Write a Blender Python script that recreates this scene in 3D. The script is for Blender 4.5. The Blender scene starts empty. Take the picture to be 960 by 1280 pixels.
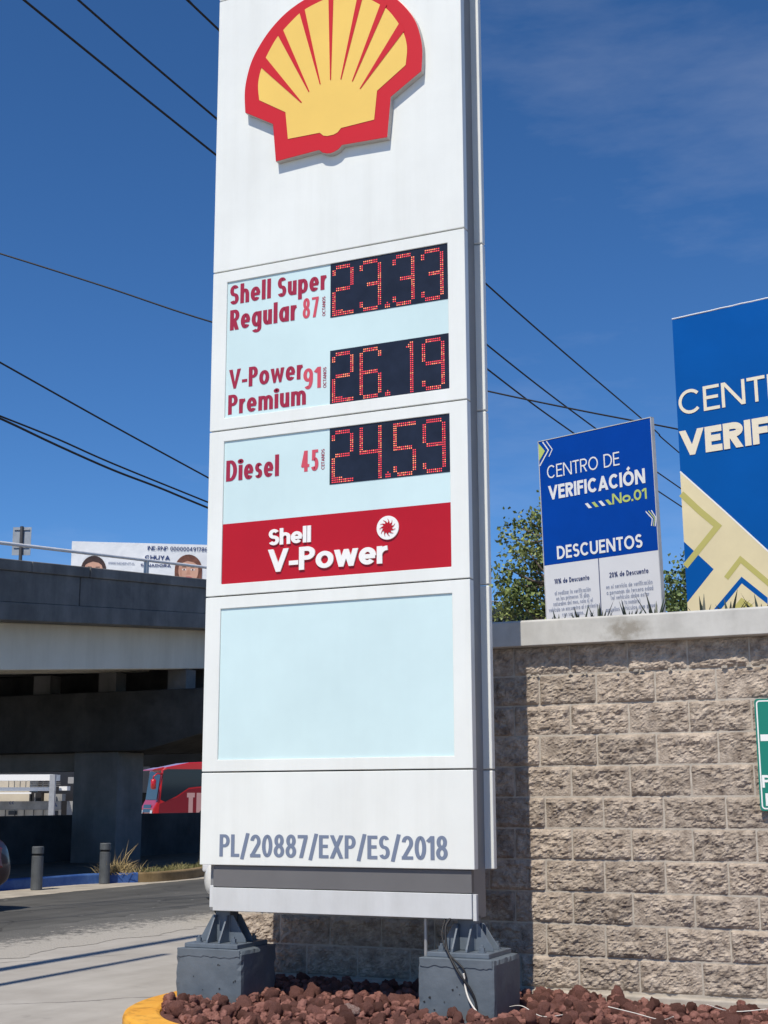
import bpy, math, random
from mathutils import Vector, noise
import bmesh
R = math.radians
S = bpy.context.scene
COL = S.collection
random.seed(7)

# ------------------------------------------------------------------ camera, light, exposure
# axes: X along the face of the price sign (0 = its left edge), Y into the depth, Z up; ground at 0
YAW, PITCH, ROLL, FPX = 0.428698, 0.205220606, -0.003305653, 1724.77
CAM = Vector((4.916, -7.868, 1.40))
_e = Vector((math.cos(YAW), math.sin(YAW), 0.0))          # camera right
_h = Vector((-math.sin(YAW), math.cos(YAW), 0.0))         # camera heading
_f = _h * math.cos(PITCH) + Vector((0, 0, math.sin(PITCH)))
_u = -_h * math.sin(PITCH) + Vector((0, 0, math.cos(PITCH)))
_r2 = _e * math.cos(ROLL) + _u * math.sin(ROLL)
_u2 = -_e * math.sin(ROLL) + _u * math.cos(ROLL)
cd = bpy.data.cameras.new('camera')
cam = bpy.data.objects.new('camera', cd); COL.objects.link(cam)
from mathutils import Matrix
cam.matrix_world = Matrix(((_r2.x, _u2.x, -_f.x, CAM.x), (_r2.y, _u2.y, -_f.y, CAM.y),
                           (_r2.z, _u2.z, -_f.z, CAM.z), (0, 0, 0, 1)))
cd.sensor_fit = 'VERTICAL'; cd.sensor_height = 24.0; cd.lens = 24.0 * FPX / 1280.0
cd.clip_start = 0.05; cd.clip_end = 3000
S.camera = cam

SUN_EL = R(55.0)
w = bpy.data.worlds.new('World'); S.world = w; w.use_nodes = True
nt = w.node_tree
for nd in list(nt.nodes): nt.nodes.remove(nd)
out = nt.nodes.new('ShaderNodeOutputWorld'); bg = nt.nodes.new('ShaderNodeBackground')
sky = nt.nodes.new('ShaderNodeTexSky'); sky.sky_type = 'NISHITA'; sky.sun_disc = False
sky.sun_elevation = SUN_EL; sky.sun_rotation = R(180.0); sky.altitude = 1900
sky.air_density = 1.0; sky.dust_density = 0.0; sky.ozone_density = 10.0
# a few thin high clouds
tc = nt.nodes.new('ShaderNodeTexCoord'); mp = nt.nodes.new('ShaderNodeMapping')
mp.inputs['Scale'].default_value = (1.6, 1.6, 6.0); mp.inputs['Rotation'].default_value = (0.15, 0.1, 0.6)
nz = nt.nodes.new('ShaderNodeTexNoise'); nz.inputs['Scale'].default_value = 1.7
nz.inputs['Detail'].default_value = 7; nz.inputs['Roughness'].default_value = 0.6
rp = nt.nodes.new('ShaderNodeValToRGB'); rp.color_ramp.elements[0].position = 0.52
rp.color_ramp.elements[1].position = 0.85
rp.color_ramp.elements[1].color = (0.15, 0.15, 0.15, 1)
mx = nt.nodes.new('ShaderNodeMix'); mx.data_type = 'RGBA'
mx.inputs[7].default_value = (7.0, 7.4, 8.2, 1)
nt.links.new(tc.outputs['Generated'], mp.inputs['Vector']); nt.links.new(mp.outputs['Vector'], nz.inputs['Vector'])
nt.links.new(nz.outputs['Fac'], rp.inputs['Fac']); nt.links.new(rp.outputs['Color'], mx.inputs[0])
hs = nt.nodes.new('ShaderNodeHueSaturation'); hs.inputs['Saturation'].default_value = 1.10
nt.links.new(sky.outputs['Color'], hs.inputs['Color']); nt.links.new(hs.outputs['Color'], mx.inputs[6]); nt.links.new(mx.outputs[2], bg.inputs['Color'])
bg.inputs['Strength'].default_value = 0.121
nt.links.new(bg.outputs['Background'], out.inputs['Surface'])

sd = bpy.data.lights.new('sun', 'SUN'); sd.energy = 4.5; sd.angle = R(0.5); sd.color = (1.0, 0.925, 0.80)
sun = bpy.data.objects.new('sun', sd); COL.objects.link(sun)
sun.rotation_euler = (R(90) - SUN_EL, 0, R(0.6)); sun.location = (0, -20, 30)
S.view_settings.view_transform = 'Standard'; S.view_settings.look = 'None'
S.view_settings.exposure = 0.0; S.view_settings.gamma = 1.0
S.view_settings.use_curve_mapping = False

def ray(px, py):
    return (px - 480) / FPX * _r2 + _f - (py - 640) / FPX * _u2
def at(px, py, D=None, X=None, Y=None, Z=None):
    d = ray(px, py)
    if D is not None: t = D / d.dot(_h)
    elif X is not None: t = (X - CAM.x) / d.x
    elif Y is not None: t = (Y - CAM.y) / d.y
    else: t = (Z - CAM.z) / d.z
    return CAM + d * t

# ------------------------------------------------------------------ materials
def srgb(r, g, b):
    f = lambda c: (c / 255 / 12.92) if c / 255 <= 0.04045 else ((c / 255 + 0.055) / 1.055) ** 2.4
    return (f(r), f(g), f(b), 1)
def mat(name, c, rough=0.5, metal=0.0, var=0.0, vscale=6.0, bump=0.0, bscale=60.0, emit=None, estr=1.0,
        c2=None, vdetail=5, spec=0.5, bdist=0.01, island=0.0, lo=0.35, hi=0.68, coat=0.0):
    m = bpy.data.materials.new(name); m.use_nodes = True
    n = m.node_tree; b = n.nodes['Principled BSDF']
    c = tuple(c[:3]) + (1,)
    b.inputs['Base Color'].default_value = c
    b.inputs['Roughness'].default_value = rough; b.inputs['Metallic'].default_value = metal
    b.inputs['Specular IOR Level'].default_value = spec
    b.inputs['Coat Weight'].default_value = coat
    t = n.nodes.new('ShaderNodeTexCoord')
    last = None
    if var > 0 or c2:
        z = n.nodes.new('ShaderNodeTexNoise'); z.inputs['Scale'].default_value = vscale
        z.inputs['Detail'].default_value = vdetail; z.inputs['Roughness'].default_value = 0.62
        n.links.new(t.outputs['Object'], z.inputs['Vector'])
        r = n.nodes.new('ShaderNodeValToRGB')
        r.color_ramp.elements[0].position = lo; r.color_ramp.elements[1].position = hi
        if c2: a, bb = c, tuple(c2[:3]) + (1,)
        else:
            a = tuple(max(0, x * (1 - var)) for x in c[:3]) + (1,)
            bb = tuple(min(1, x * (1 + var)) for x in c[:3]) + (1,)
        r.color_ramp.elements[0].color = a; r.color_ramp.elements[1].color = bb
        n.links.new(z.outputs['Fac'], r.inputs['Fac']); last = r.outputs['Color']
    if island > 0:
        g = n.nodes.new('ShaderNodeNewGeometry')
        mr = n.nodes.new('ShaderNodeMapRange'); mr.inputs['To Min'].default_value = 1 - island
        mr.inputs['To Max'].default_value = 1 + island
        n.links.new(g.outputs['Random Per Island'], mr.inputs['Value'])
        vm = n.nodes.new('ShaderNodeVectorMath'); vm.operation = 'SCALE'
        if last: n.links.new(last, vm.inputs[0])
        else: vm.inputs[0].default_value = c[:3]
        n.links.new(mr.outputs['Result'], vm.inputs['Scale']); last = vm.outputs['Vector']
    if last: n.links.new(last, b.inputs['Base Color'])
    if bump > 0:
        z2 = n.nodes.new('ShaderNodeTexNoise'); z2.inputs['Scale'].default_value = bscale
        z2.inputs['Detail'].default_value = 6
        n.links.new(t.outputs['Object'], z2.inputs['Vector'])
        bp = n.nodes.new('ShaderNodeBump'); bp.inputs['Strength'].default_value = bump
        bp.inputs['Distance'].default_value = bdist
        n.links.new(z2.outputs['Fac'], bp.inputs['Height']); n.links.new(bp.outputs['Normal'], b.inputs['Normal'])
    if emit:
        b.inputs['Emission Color'].default_value = tuple(emit[:3]) + (1,)
        b.inputs['Emission Strength'].default_value = estr
    return m

M = {}
M['white_paint'] = mat('white_paint', (0.775, 0.80, 0.775), 0.34, var=0.035, vscale=1.6, bump=0.03, bscale=2.5, bdist=0.02)
M['core'] = mat('grey_core', (0.20, 0.205, 0.215), 0.4, var=0.08, vscale=2)
M['band_dark'] = mat('band_dark', (0.135, 0.134, 0.138), 0.55, var=0.06, vscale=3)
M['band_light'] = mat('band_light', (0.60, 0.62, 0.63), 0.4, var=0.06, vscale=2.5)
M['screen'] = mat('light_panel', (0.60, 0.76, 0.775), 0.14, var=0.05, vscale=0.9, bump=0.05, bscale=1.4, bdist=0.03)
M['red_panel'] = mat('red_panel', (0.44, 0.010, 0.018), 0.22, spec=.3, var=0.05, vscale=1.5)
M['led_face'] = mat('led_face', (0.014, 0.019, 0.036), 0.35, var=0.2, vscale=9, spec=.3)
M['led_red'] = mat('led_red', (0.6, 0.02, 0.03), 0.4, emit=(1, 0.085, 0.10), estr=.85)
M['led_orange'] = mat('led_orange', (0.8, 0.15, 0.05), 0.4, emit=(1, 0.32, 0.18), estr=1.0)
M['txt_red'] = mat('text_red', (0.34, 0.017, 0.05), 0.4)
M['txt_pink'] = mat('text_pale_red', (0.60, 0.075, 0.11), 0.4)
M['txt_grey'] = mat('text_slate', (0.17, 0.21, 0.30), 0.45)
M['txt_white'] = mat('text_white', (0.84, 0.84, 0.82), 0.35)
M['logo_red'] = mat('logo_red', (0.58, 0.020, 0.024), 0.3)
M['logo_yellow'] = mat('logo_yellow', (0.84, 0.57, 0.135), 0.33, var=0.03, vscale=2)
M['logo_edge'] = mat('logo_edge', (0.46, 0.43, 0.40), 0.5)
M['steel_blue'] = mat('slate_steel_paint', (0.120, 0.148, 0.182), 0.42, var=0.14, vscale=9)
M['galv'] = mat('galvanised', (0.42, 0.42, 0.42), 0.45, metal=0.5, var=0.1)
M['dark'] = mat('dark_gap', (0.02, 0.02, 0.02), 0.8)
M['cable'] = mat('cable_black', (0.012, 0.012, 0.014), 0.6)
M['cable_white'] = mat('cable_white', (0.75, 0.72, 0.66), 0.5)

def streaks(m, scale, lo, strength, seed=0.0, plo=.45, phi=.75):
    # rain and dirt runs: a noise stretched along Z that darkens the paint a little
    n = m.node_tree; b = n.nodes['Principled BSDF']; lk = b.inputs['Base Color'].links[0].from_socket
    t = n.nodes.new('ShaderNodeTexCoord'); mp_ = n.nodes.new('ShaderNodeMapping'); mp_.inputs['Scale'].default_value = scale; mp_.inputs['Location'].default_value = (seed, seed, 0)
    z = n.nodes.new('ShaderNodeTexNoise'); z.inputs['Scale'].default_value = 1; z.inputs['Detail'].default_value = 7; z.inputs['Roughness'].default_value = .65
    n.links.new(t.outputs['Object'], mp_.inputs['Vector']); n.links.new(mp_.outputs['Vector'], z.inputs['Vector'])
    r = n.nodes.new('ShaderNodeValToRGB'); r.color_ramp.elements[0].position = plo; r.color_ramp.elements[1].position = phi
    r.color_ramp.elements[0].color = (1, 1, 1, 1); r.color_ramp.elements[1].color = tuple(lo) + (1,)
    n.links.new(z.outputs['Fac'], r.inputs['Fac'])
    mu = n.nodes.new('ShaderNodeMix'); mu.data_type = 'RGBA'; mu.blend_type = 'MULTIPLY'; mu.inputs[0].default_value = strength
    n.links.new(lk, mu.inputs[6]); n.links.new(r.outputs['Color'], mu.inputs[7]); n.links.new(mu.outputs[2], b.inputs['Base Color'])
def cracks(m, sc, col, width=.012, mask=.5):
    n = m.node_tree; b = n.nodes['Principled BSDF']; lk = b.inputs['Base Color'].links[0].from_socket
    t = n.nodes.new('ShaderNodeTexCoord'); z = n.nodes.new('ShaderNodeTexNoise'); z.inputs['Scale'].default_value = 1.5; z.inputs['Detail'].default_value = 6
    n.links.new(t.outputs['Object'], z.inputs['Vector'])
    va = n.nodes.new('ShaderNodeVectorMath'); va.operation = 'MULTIPLY_ADD'; va.inputs[1].default_value = (.5, .5, .5)
    n.links.new(z.outputs['Color'], va.inputs[0]); n.links.new(t.outputs['Object'], va.inputs[2])
    v = n.nodes.new('ShaderNodeTexVoronoi'); v.feature = 'DISTANCE_TO_EDGE'; v.inputs['Scale'].default_value = sc
    n.links.new(va.outputs['Vector'], v.inputs['Vector'])
    r = n.nodes.new('ShaderNodeMapRange'); r.inputs['From Min'].default_value = 0; r.inputs['From Max'].default_value = width; r.inputs['To Min'].default_value = 1; r.inputs['To Max'].default_value = 0
    n.links.new(v.outputs['Distance'], r.inputs['Value'])
    z2 = n.nodes.new('ShaderNodeTexNoise'); z2.inputs['Scale'].default_value = .8; n.links.new(t.outputs['Object'], z2.inputs['Vector'])
    r2 = n.nodes.new('ShaderNodeMapRange'); r2.inputs['From Min'].default_value = mask; r2.inputs['From Max'].default_value = mask + .1
    n.links.new(z2.outputs['Fac'], r2.inputs['Value'])
    mm = n.nodes.new('ShaderNodeMath'); mm.operation = 'MULTIPLY'; n.links.new(r.outputs['Result'], mm.inputs[0]); n.links.new(r2.outputs['Result'], mm.inputs[1])
    mx_ = n.nodes.new('ShaderNodeMix'); mx_.data_type = 'RGBA'; mx_.inputs[7].default_value = tuple(col) + (1,)
    n.links.new(mm.outputs[0], mx_.inputs[0]); n.links.new(lk, mx_.inputs[6]); n.links.new(mx_.outputs[2], b.inputs['Base Color'])
streaks(M['white_paint'], (7, 7, .35), (.80, .79, .76), .30)
streaks(M['band_light'], (6, 6, 1.0), (.75, .74, .72), .5)
streaks(M['screen'], (3, 3, .25), (.90, .91, .92), .35)

# ------------------------------------------------------------------ mesh helpers
class MB:
    def __init__(s): s.v = []; s.f = []; s.m = []
    def add(s, vs, fs, mi=0):
        o = len(s.v); s.v += [tuple(p) for p in vs]
        for f in fs: s.f.append([i + o for i in f]); s.m.append(mi)
    def box(s, x0, x1, y0, y1, z0, z1, mi=0):
        vs = [(x, y, z) for z in (z0, z1) for y in (y0, y1) for x in (x0, x1)]
        s.add(vs, [(0, 2, 3, 1), (4, 5, 7, 6), (0, 1, 5, 4), (2, 6, 7, 3), (0, 4, 6, 2), (1, 3, 7, 5)], mi)
    def hexa(s, p, mi=0):      # 8 corners, bottom ring then top ring
        s.add(p, [(3, 2, 1, 0), (4, 5, 6, 7), (0, 1, 5, 4), (1, 2, 6, 5), (2, 3, 7, 6), (3, 0, 4, 7)], mi)
    def prism(s, poly, a, b, mi=0, side=None):   # poly: list of Vector on one plane at a, same count at b
        n = len(poly)
        A = [Vector(p) + Vector(a) for p in poly]; B = [Vector(p) + Vector(b) for p in poly]
        o = len(s.v); s.v += [tuple(p) for p in A + B]
        s.f.append([o + i for i in range(n)]); s.m.append(mi)
        s.f.append([o + n + i for i in range(n)][::-1]); s.m.append(mi if side is None else side)
        for i in range(n):
            j = (i + 1) % n
            s.f.append([o + i, o + n + i, o + n + j, o + j]); s.m.append(mi if side is None else side)
    def tube(s, pts, r, n=8, mi=0, cap=True):
        pts = [Vector(p) for p in pts]
        rs = r if isinstance(r, (list, tuple)) else [r] * len(pts)
        o = len(s.v); up = Vector((0, 0, 1)); prev = None
        for i, p in enumerate(pts):
            d = (pts[min(i + 1, len(pts) - 1)] - pts[max(i - 1, 0)]).normalized()
            if prev is None:
                a = d.cross(up)
                if a.length < 1e-3: a = d.cross(Vector((1, 0, 0)))
            else: a = prev - d * prev.dot(d)
            a.normalize(); prev = a; b = d.cross(a)
            for k in range(n):
                t = 2 * math.pi * k / n
                s.v.append(tuple(p + (a * math.cos(t) + b * math.sin(t)) * rs[i]))
        for i in range(len(pts) - 1):
            for k in range(n):
                k2 = (k + 1) % n
                s.f.append([o + i * n + k, o + i * n + k2, o + (i + 1) * n + k2, o + (i + 1) * n + k]); s.m.append(mi)
        if cap:
            s.f.append([o + k for k in range(n)][::-1]); s.m.append(mi)
            e = o + (len(pts) - 1) * n
            s.f.append([e + k for k in range(n)]); s.m.append(mi)
    def build(s, name, mats, parent=None, smooth=False, bevel=0.0, fix=True, seg=2):
        me = bpy.data.meshes.new(name)
        off = Vector((0, 0, 0))
        p = parent
        while p is not None: off += p.location; p = p.parent
        me.from_pydata([tuple(Vector(v) - off) for v in s.v], [], s.f); me.update()
        if not isinstance(mats, (list, tuple)): mats = [mats]
        for m in mats: me.materials.append(m)
        for i, p in enumerate(me.polygons):
            p.material_index = s.m[i]; p.use_smooth = smooth
        if fix:
            b = bmesh.new(); b.from_mesh(me); bmesh.ops.recalc_face_normals(b, faces=b.faces); b.to_mesh(me); b.free()
        o = bpy.data.objects.new(name, me); COL.objects.link(o)
        if parent: o.parent = parent
        if bevel > 0:
            md = o.modifiers.new('bevel', 'BEVEL'); md.width = bevel; md.segments = seg
            md.limit_method = 'ANGLE'; md.angle_limit = R(40)
        return o
def tag(o, label=None, cat=None, group=None, kind=None):
    if label: o['label'] = label
    if cat: o['category'] = cat
    if group: o['group'] = group
    if kind: o['kind'] = kind
    return o
def empty(name, loc, label, cat, group=None):
    o = bpy.data.objects.new(name, None); COL.objects.link(o); o.location = loc
    o.empty_display_size = 0.2
    return tag(o, label, cat, group)
def structure(name, mb, m, **k):
    return tag(mb.build(name, m, **k), kind='structure')
def copy_tree(o, parent=None):
    c = o.copy(); COL.objects.link(c)
    if parent: c.parent = parent
    for ch in list(o.children): copy_tree(ch, c)
    return c

# ------------------------------------------------------------------ stroke lettering
def arc(cx, cy, rx, ry, a0, a1, n):
    return [(cx + rx * math.cos(R(a0 + (a1 - a0) * i / n)), cy + ry * math.sin(R(a0 + (a1 - a0) * i / n))) for i in range(n + 1)]
WID = dict(A=.76, B=.6, C=.74, D=.7, E=.52, F=.5, G=.78, H=.7, I=.2, J=.45, K=.66, L=.48, M=.9, N=.74, O=.82, P=.58, Q=.82, R=.6, S=.56,
           T=.56, U=.68, V=.74, W=1.08, X=.7, Y=.68, Z=.6, a=.62, b=.62, c=.52, d=.62, e=.6, f=.34, g=.62, h=.56, i=.2, j=.2, k=.54, l=.2,
           m=.88, n=.56, o=.64, p=.62, q=.62, r=.38, s=.46, t=.36, u=.56, v=.56, w=.84, x=.56, y=.56, z=.48)
for ch_ in '0235689': WID[ch_] = .58
WID.update({'1': .34, '4': .62, '7': .54, '-': .34, '.': .2, ',': .2, '/': .46, '%': .9, '(': .3, ')': .3, ' ': .3, ':': .2})
def glyph(c, k, t, N, xh):
    acc = False
    if c in 'ÓÍóíÁá': acc = True; c = {'Ó': 'O', 'Í': 'I', 'ó': 'o', 'í': 'i', 'Á': 'A', 'á': 'a'}[c]
    w = WID.get(c, .5) * k; h = t / 2
    if c in 'Iil.,:j': w = t
    P = []                                   # (points, closed, ylo, yhi)
    def ln(*p, cl=None): P.append((list(p), False, cl))
    def el(cx, cy, rx, ry): P.append((arc(cx, cy, rx, ry, 0, 360, N * 4)[:-1], True, None))
    hx = h * 1.08; C1 = (0, 1)
    if c == 'A':
        ln((hx * .95 - .04 * k, -.1), (w / 2, 1 - t * .25), (w - hx * .95 + .04 * k, -.1), cl=C1); ln((w * .22, .27), (w * .78, .27))
    elif c == 'B':
        r1 = .235 - h * .0; ln((h, 0), (h, 1))
        ln(*([(h, 1 - h), (w * .45, 1 - h)] + arc(w * .5, .755 - h * .5, w * .44 - h, .245 - h * .5, 90, -90, N * 2)[1:] + [(h, .51)]))
        ln(*([(h, .51), (w * .5, .51)] + arc(w * .53, .255 + h * .5, w * .47 - h, .255 - h * .5, 90, -90, N * 2)[1:] + [(h, h)]))
    elif c == 'C': ln(*arc(w * .52, .5, w * .52 - h, .5 - h, 42, 318, N * 4))
    elif c == 'G':
        ln(*(arc(w * .5, .5, w * .5 - h, .5 - h, 42, 360, N * 4) + [(w * .55, .5)]))
    elif c == 'D':
        ln((h, 0), (h, 1)); ln(*([(h, 1 - h), (w * .35, 1 - h)] + arc(w * .4, .5, w * .6 - h, .5 - h, 90, -90, N * 2) + [(h, h)]))
    elif c in 'EF':
        ln((h, 0), (h, 1)); ln((h, 1 - h), (w, 1 - h)); ln((h, .52), (w * .92, .52))
        if c == 'E': ln((h, h), (w, h))
    elif c == 'H': ln((h, 0), (h, 1)); ln((w - h, 0), (w - h, 1)); ln((h, .52), (w - h, .52))
    elif c == 'I': ln((h, 0), (h, 1))
    elif c == 'J': ln(*([(w - h, 1), (w - h, .3)] + arc(w * .5, w * .5, w * .5 - h, w * .5 - h, 0, -150, N * 2)))
    elif c == 'K': ln((h, 0), (h, 1)); ln((h, .38), (w, 1.1), cl=C1); ln((w * .33, .55), (w, -.08), cl=C1)
    elif c == 'L': ln((h, 1), (h, h), (w, h))
    elif c == 'M': ln((h, 0), (h, 1)); ln((w - h, 0), (w - h, 1)); ln((h, 1.05), (w / 2, .12), (w - h, 1.05), cl=C1)
    elif c == 'N': ln((h, 0), (h, 1)); ln((w - h, 0), (w - h, 1)); ln((h * .8, 1.04), (w - h * .8, -.04), cl=C1)
    elif c in 'OQ0':
        el(w / 2, .5, w / 2 - h, .5 - h)
        if c == 'Q': ln((w * .55, .25), (w * .95, -.02))
    elif c in 'PR':
        ln((h, 0), (h, 1)); ln(*([(h, 1 - h), (w * .45, 1 - h)] + arc(w * .5, .71, w * .5 - h, .29 - h, 90, -90, N * 2) + [(h, .42 + h)]))
        if c == 'R': ln((w * .45, .48), (w - hx * .9, -.06), cl=C1)
    elif c in 'Ss':
        H_ = 1 if c == 'S' else xh; ry = (H_ - 2 * h) / 4; rx = w / 2 - h
        ln(*(arc(w * .5, H_ / 2 + ry, rx * .95, ry, 28, 270, N * 3) + arc(w * .5, H_ / 2 - ry, rx, ry, 90, -152, N * 3)[1:]))
    elif c == 'T': ln((w / 2, 0), (w / 2, 1)); ln((0, 1 - h), (w, 1 - h))
    elif c == 'U': ln(*([(h, 1), (h, .35)] + arc(w / 2, .35, w / 2 - h, .35 - h, 180, 360, N * 2) + [(w - h, 1)]))
    elif c in 'Vv':
        H_ = 1 if c == 'V' else xh
        ln((hx * .9 - .04 * k, H_ * 1.1), (w / 2, t * .3), (w - hx * .9 + .04 * k, H_ * 1.1), cl=(0, H_))
    elif c in 'Ww':
        H_ = 1 if c == 'W' else xh
        ln((hx * .9 - .02, H_ * 1.1), (w * .29, t * .3), (w / 2, H_ - t * .3), (w * .71, t * .3), (w - hx * .9 + .02, H_ * 1.1), cl=(0, H_))
    elif c in 'Xx':
        H_ = 1 if c == 'X' else xh
        ln((hx - .05 * k, -.08), (w - hx + .05 * k, H_ + .08), cl=(0, H_)); ln((hx - .05 * k, H_ + .08), (w - hx + .05 * k, -.08), cl=(0, H_))
    elif c == 'Y': ln((w / 2, 0), (w / 2, .45)); ln((hx - .04, 1.08), (w / 2, .42), (w - hx + .04, 1.08), cl=C1)
    elif c in 'Zz':
        H_ = 1 if c == 'Z' else xh
        ln((0, H_ - h), (w, H_ - h)); ln((0, h), (w, h)); ln((hx - .02, -.02), (w - hx + .02, H_ + .02), cl=(h, H_ - h))
    elif c in 'abdpqg':
        H_ = xh; el(w / 2, H_ / 2, w / 2 - h, H_ / 2 - h)
        if c == 'a': ln((w - h, 0), (w - h, H_))
        if c == 'b': ln((h, 0), (h, 1.02))
        if c == 'd': ln((w - h, 0), (w - h, 1.02))
        if c == 'p': ln((h, -.28), (h, H_))
        if c == 'q': ln((w - h, -.28), (w - h, H_))
        if c == 'g': ln(*([(w - h, H_), (w - h, -.06)] + arc(w / 2, -.06, w / 2 - h, .24 - h, 0, -150, N * 2)))
    elif c == 'c': ln(*arc(w * .54, xh / 2, w * .54 - h, xh / 2 - h, 50, 310, N * 4))
    elif c == 'e':
        ln(*(arc(w / 2, xh / 2, w / 2 - h, xh / 2 - h, 0, 318, N * 4))); ln((h, xh * .5 - h * .2), (w - h * .3, xh * .5 - h * .2))
    elif c == 'f': ln(*([(w * .4, 0), (w * .4, .8)] + arc(w * .4 + .16, .8, .16, .2 - h, 180, 90, N))); ln((0, xh - h), (w, xh - h))
    elif c in 'hn':
        ln((h, 0), (h, 1.02 if c == 'h' else xh)); ln(*([(h, xh * .5)] + arc(w / 2, xh * .58, w / 2 - h, xh * .42 - h, 180, 0, N * 2) + [(w - h, 0)]))
    elif c in 'ij':
        ln((h, 0 if c == 'i' else -.25), (h, xh)); 
        if not acc: el(h, max(.9, xh + .09 + h), h * .5, h * .5)
    elif c == 'k': ln((h, 0), (h, 1.02)); ln((h, .24), (w, xh * 1.08), cl=(0, xh)); ln((w * .35, .36), (w, -.05), cl=(0, xh))
    elif c == 'l': ln((h, 0), (h, 1.02))
    elif c == 'm':
        ln((h, 0), (h, xh)); q = (w - t) / 2
        for a in (h, h + q): ln(*([(a, xh * .5)] + arc(a + q / 2, xh * .6, q / 2, xh * .4 - h, 180, 0, N * 2) + [(a + q, 0)]))
    elif c == 'o': el(w / 2, xh / 2, w / 2 - h, xh / 2 - h)
    elif c == 'r': ln((h, 0), (h, xh)); ln(*([(h, xh * .45)] + arc(w * .95, xh * .5, w * .95 - h, xh * .5 - h, 180, 88, N)))
    elif c == 't': ln((w * .45, 0), (w * .45, .92)); ln((0, xh - h), (w, xh - h))
    elif c == 'u': ln((w - h, 0), (w - h, xh)); ln(*([(h, xh)] + arc(w / 2, xh * .42, w / 2 - h, xh * .42 - h, 180, 360, N * 2) + [(w - h, xh * .5)]))
    elif c == 'y': ln((hx * .9 - .03, xh * 1.08), (w / 2, .05), cl=(-.28, xh)); ln((w - hx * .9 + .03, xh * 1.08), (w * .26, -.32), cl=(-.28, xh))
    elif c == '1': ln((w - h, 0), (w - h, 1)); ln((0, .76), (w - h, .97), cl=C1)
    elif c == '2':
        ln(*(arc(w / 2, .7, w / 2 - h, .3 - h, 172, -32, N * 3) + [(hx * .8, h * .6)])); ln((0, h), (w, h))
    elif c == '3':
        ln(*arc(w * .5, .74, w * .46 - h, .26 - h, 155, -90, N * 3)); ln(*arc(w * .5, .27 + h * .3, w * .5 - h, .27 - h * .7, 90, -155, N * 3))
    elif c == '4': ln((w * .78 - h, 0), (w * .78 - h, 1)); ln((0, .28), (w, .28)); ln((h * .7, .25), (w * .78 - h, 1.0), cl=C1)
    elif c == '5':
        ln((w * .95, 1 - h), (w * .12 + h, 1 - h), (w * .1 + h, .5)); ln(*arc(w * .48, .32, w * .52 - h, .32 - h, 135, -150, N * 3))
    elif c in '69':
        a = [arc(w / 2, .32, w / 2 - h, .32 - h, 0, 360, N * 4)[:-1], arc(w * .5, .5, w * .5 - h, .5 - h, 55, 190, N * 3)]
        a[1] = a[1] + [(h, .32)]
        if c == '9': a = [[(w - x, 1 - y) for x, y in q] for q in a]
        P.append((a[0], True, None)); P.append((a[1], False, None))
    elif c == '7': ln((0, 1 - h), (w, 1 - h)); ln((w - hx * .8, 1 - h), (w * .32, -.06), cl=C1)
    elif c == '8': el(w / 2, .755 - h * .25, w * .45 - h, .245 - h * .75 + h * .25); el(w / 2, .265 + h * .2, w * .5 - h, .265 - h * .8)
    elif c == '-': ln((0, .34), (w, .34))
    elif c == '.': ln((0, h), (t, h))
    elif c == ',': ln((t, t), (0, -.12))
    elif c == ':': ln((0, h), (t, h)); ln((0, .5), (t, .5))
    elif c == '/': ln((h * .7, -.1), (w - h * .7, 1.06))
    elif c == '%': el(w * .22, .76, w * .2 - h, .24 - h); el(w * .78, .24, w * .2 - h, .24 - h); ln((w * .2, -.02), (w * .8, 1.02))
    elif c == '(': ln(*arc(w * 1.3, .45, w * 1.1, .62, 130, 230, N * 2))
    elif c == ')': ln(*arc(-w * .3, .45, w * 1.1, .62, 50, -50, N * 2))
    if acc:
        top = 1.08 if c in 'OIA' else .82
        ln((w * .5 - .06, top), (w * .5 + .12, top + .17))
    return P, w
def ribbon(pts, closed, t):
    V2 = []
    for p in pts:
        v = Vector((p[0], p[1]))
        if not V2 or (v - V2[-1]).length > 1e-5: V2.append(v)
    n = len(V2); L = []; Rr = []
    for i in range(n):
        a = V2[i - 1] if (closed or i > 0) else None
        b = V2[(i + 1) % n] if (closed or i < n - 1) else None
        d1 = (V2[i] - a).normalized() if a is not None else None
        d2 = (b - V2[i]).normalized() if b is not None else None
        if d1 is None: d1 = d2
        if d2 is None: d2 = d1
        n1 = Vector((-d1.y, d1.x)); n2 = Vector((-d2.y, d2.x)); m = n1 + n2
        if m.length < 1e-4: m = n1
        m.normalize(); s = min(4.0, 1 / max(0.12, m.dot(n1)))
        L.append(V2[i] + m * s * t / 2); Rr.append(V2[i] - m * s * t / 2)
    q = []
    for i in range(n if closed else n - 1):
        j = (i + 1) % n; q.append([L[i], Rr[i], Rr[j], L[j]])
    return q
def clip(poly, lo, hi):
    for lim, sg in ((lo, 1), (hi, -1)):
        o = []
        for i in range(len(poly)):
            a, b = poly[i - 1], poly[i]
            da, db = (a.y - lim) * sg, (b.y - lim) * sg
            if (da >= 0) != (db >= 0): o.append(a + (b - a) * (da / (da - db)))
            if db >= 0: o.append(b)
        poly = o
        if len(poly) < 3: return []
    return poly
class Plane:
    def __init__(s, o, r, u, n): s.o = Vector(o); s.r = Vector(r); s.u = Vector(u); s.n = Vector(n)
    def __call__(s, a, b, d=0.0): return s.o + s.r * a + s.u * b + s.n * d
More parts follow.
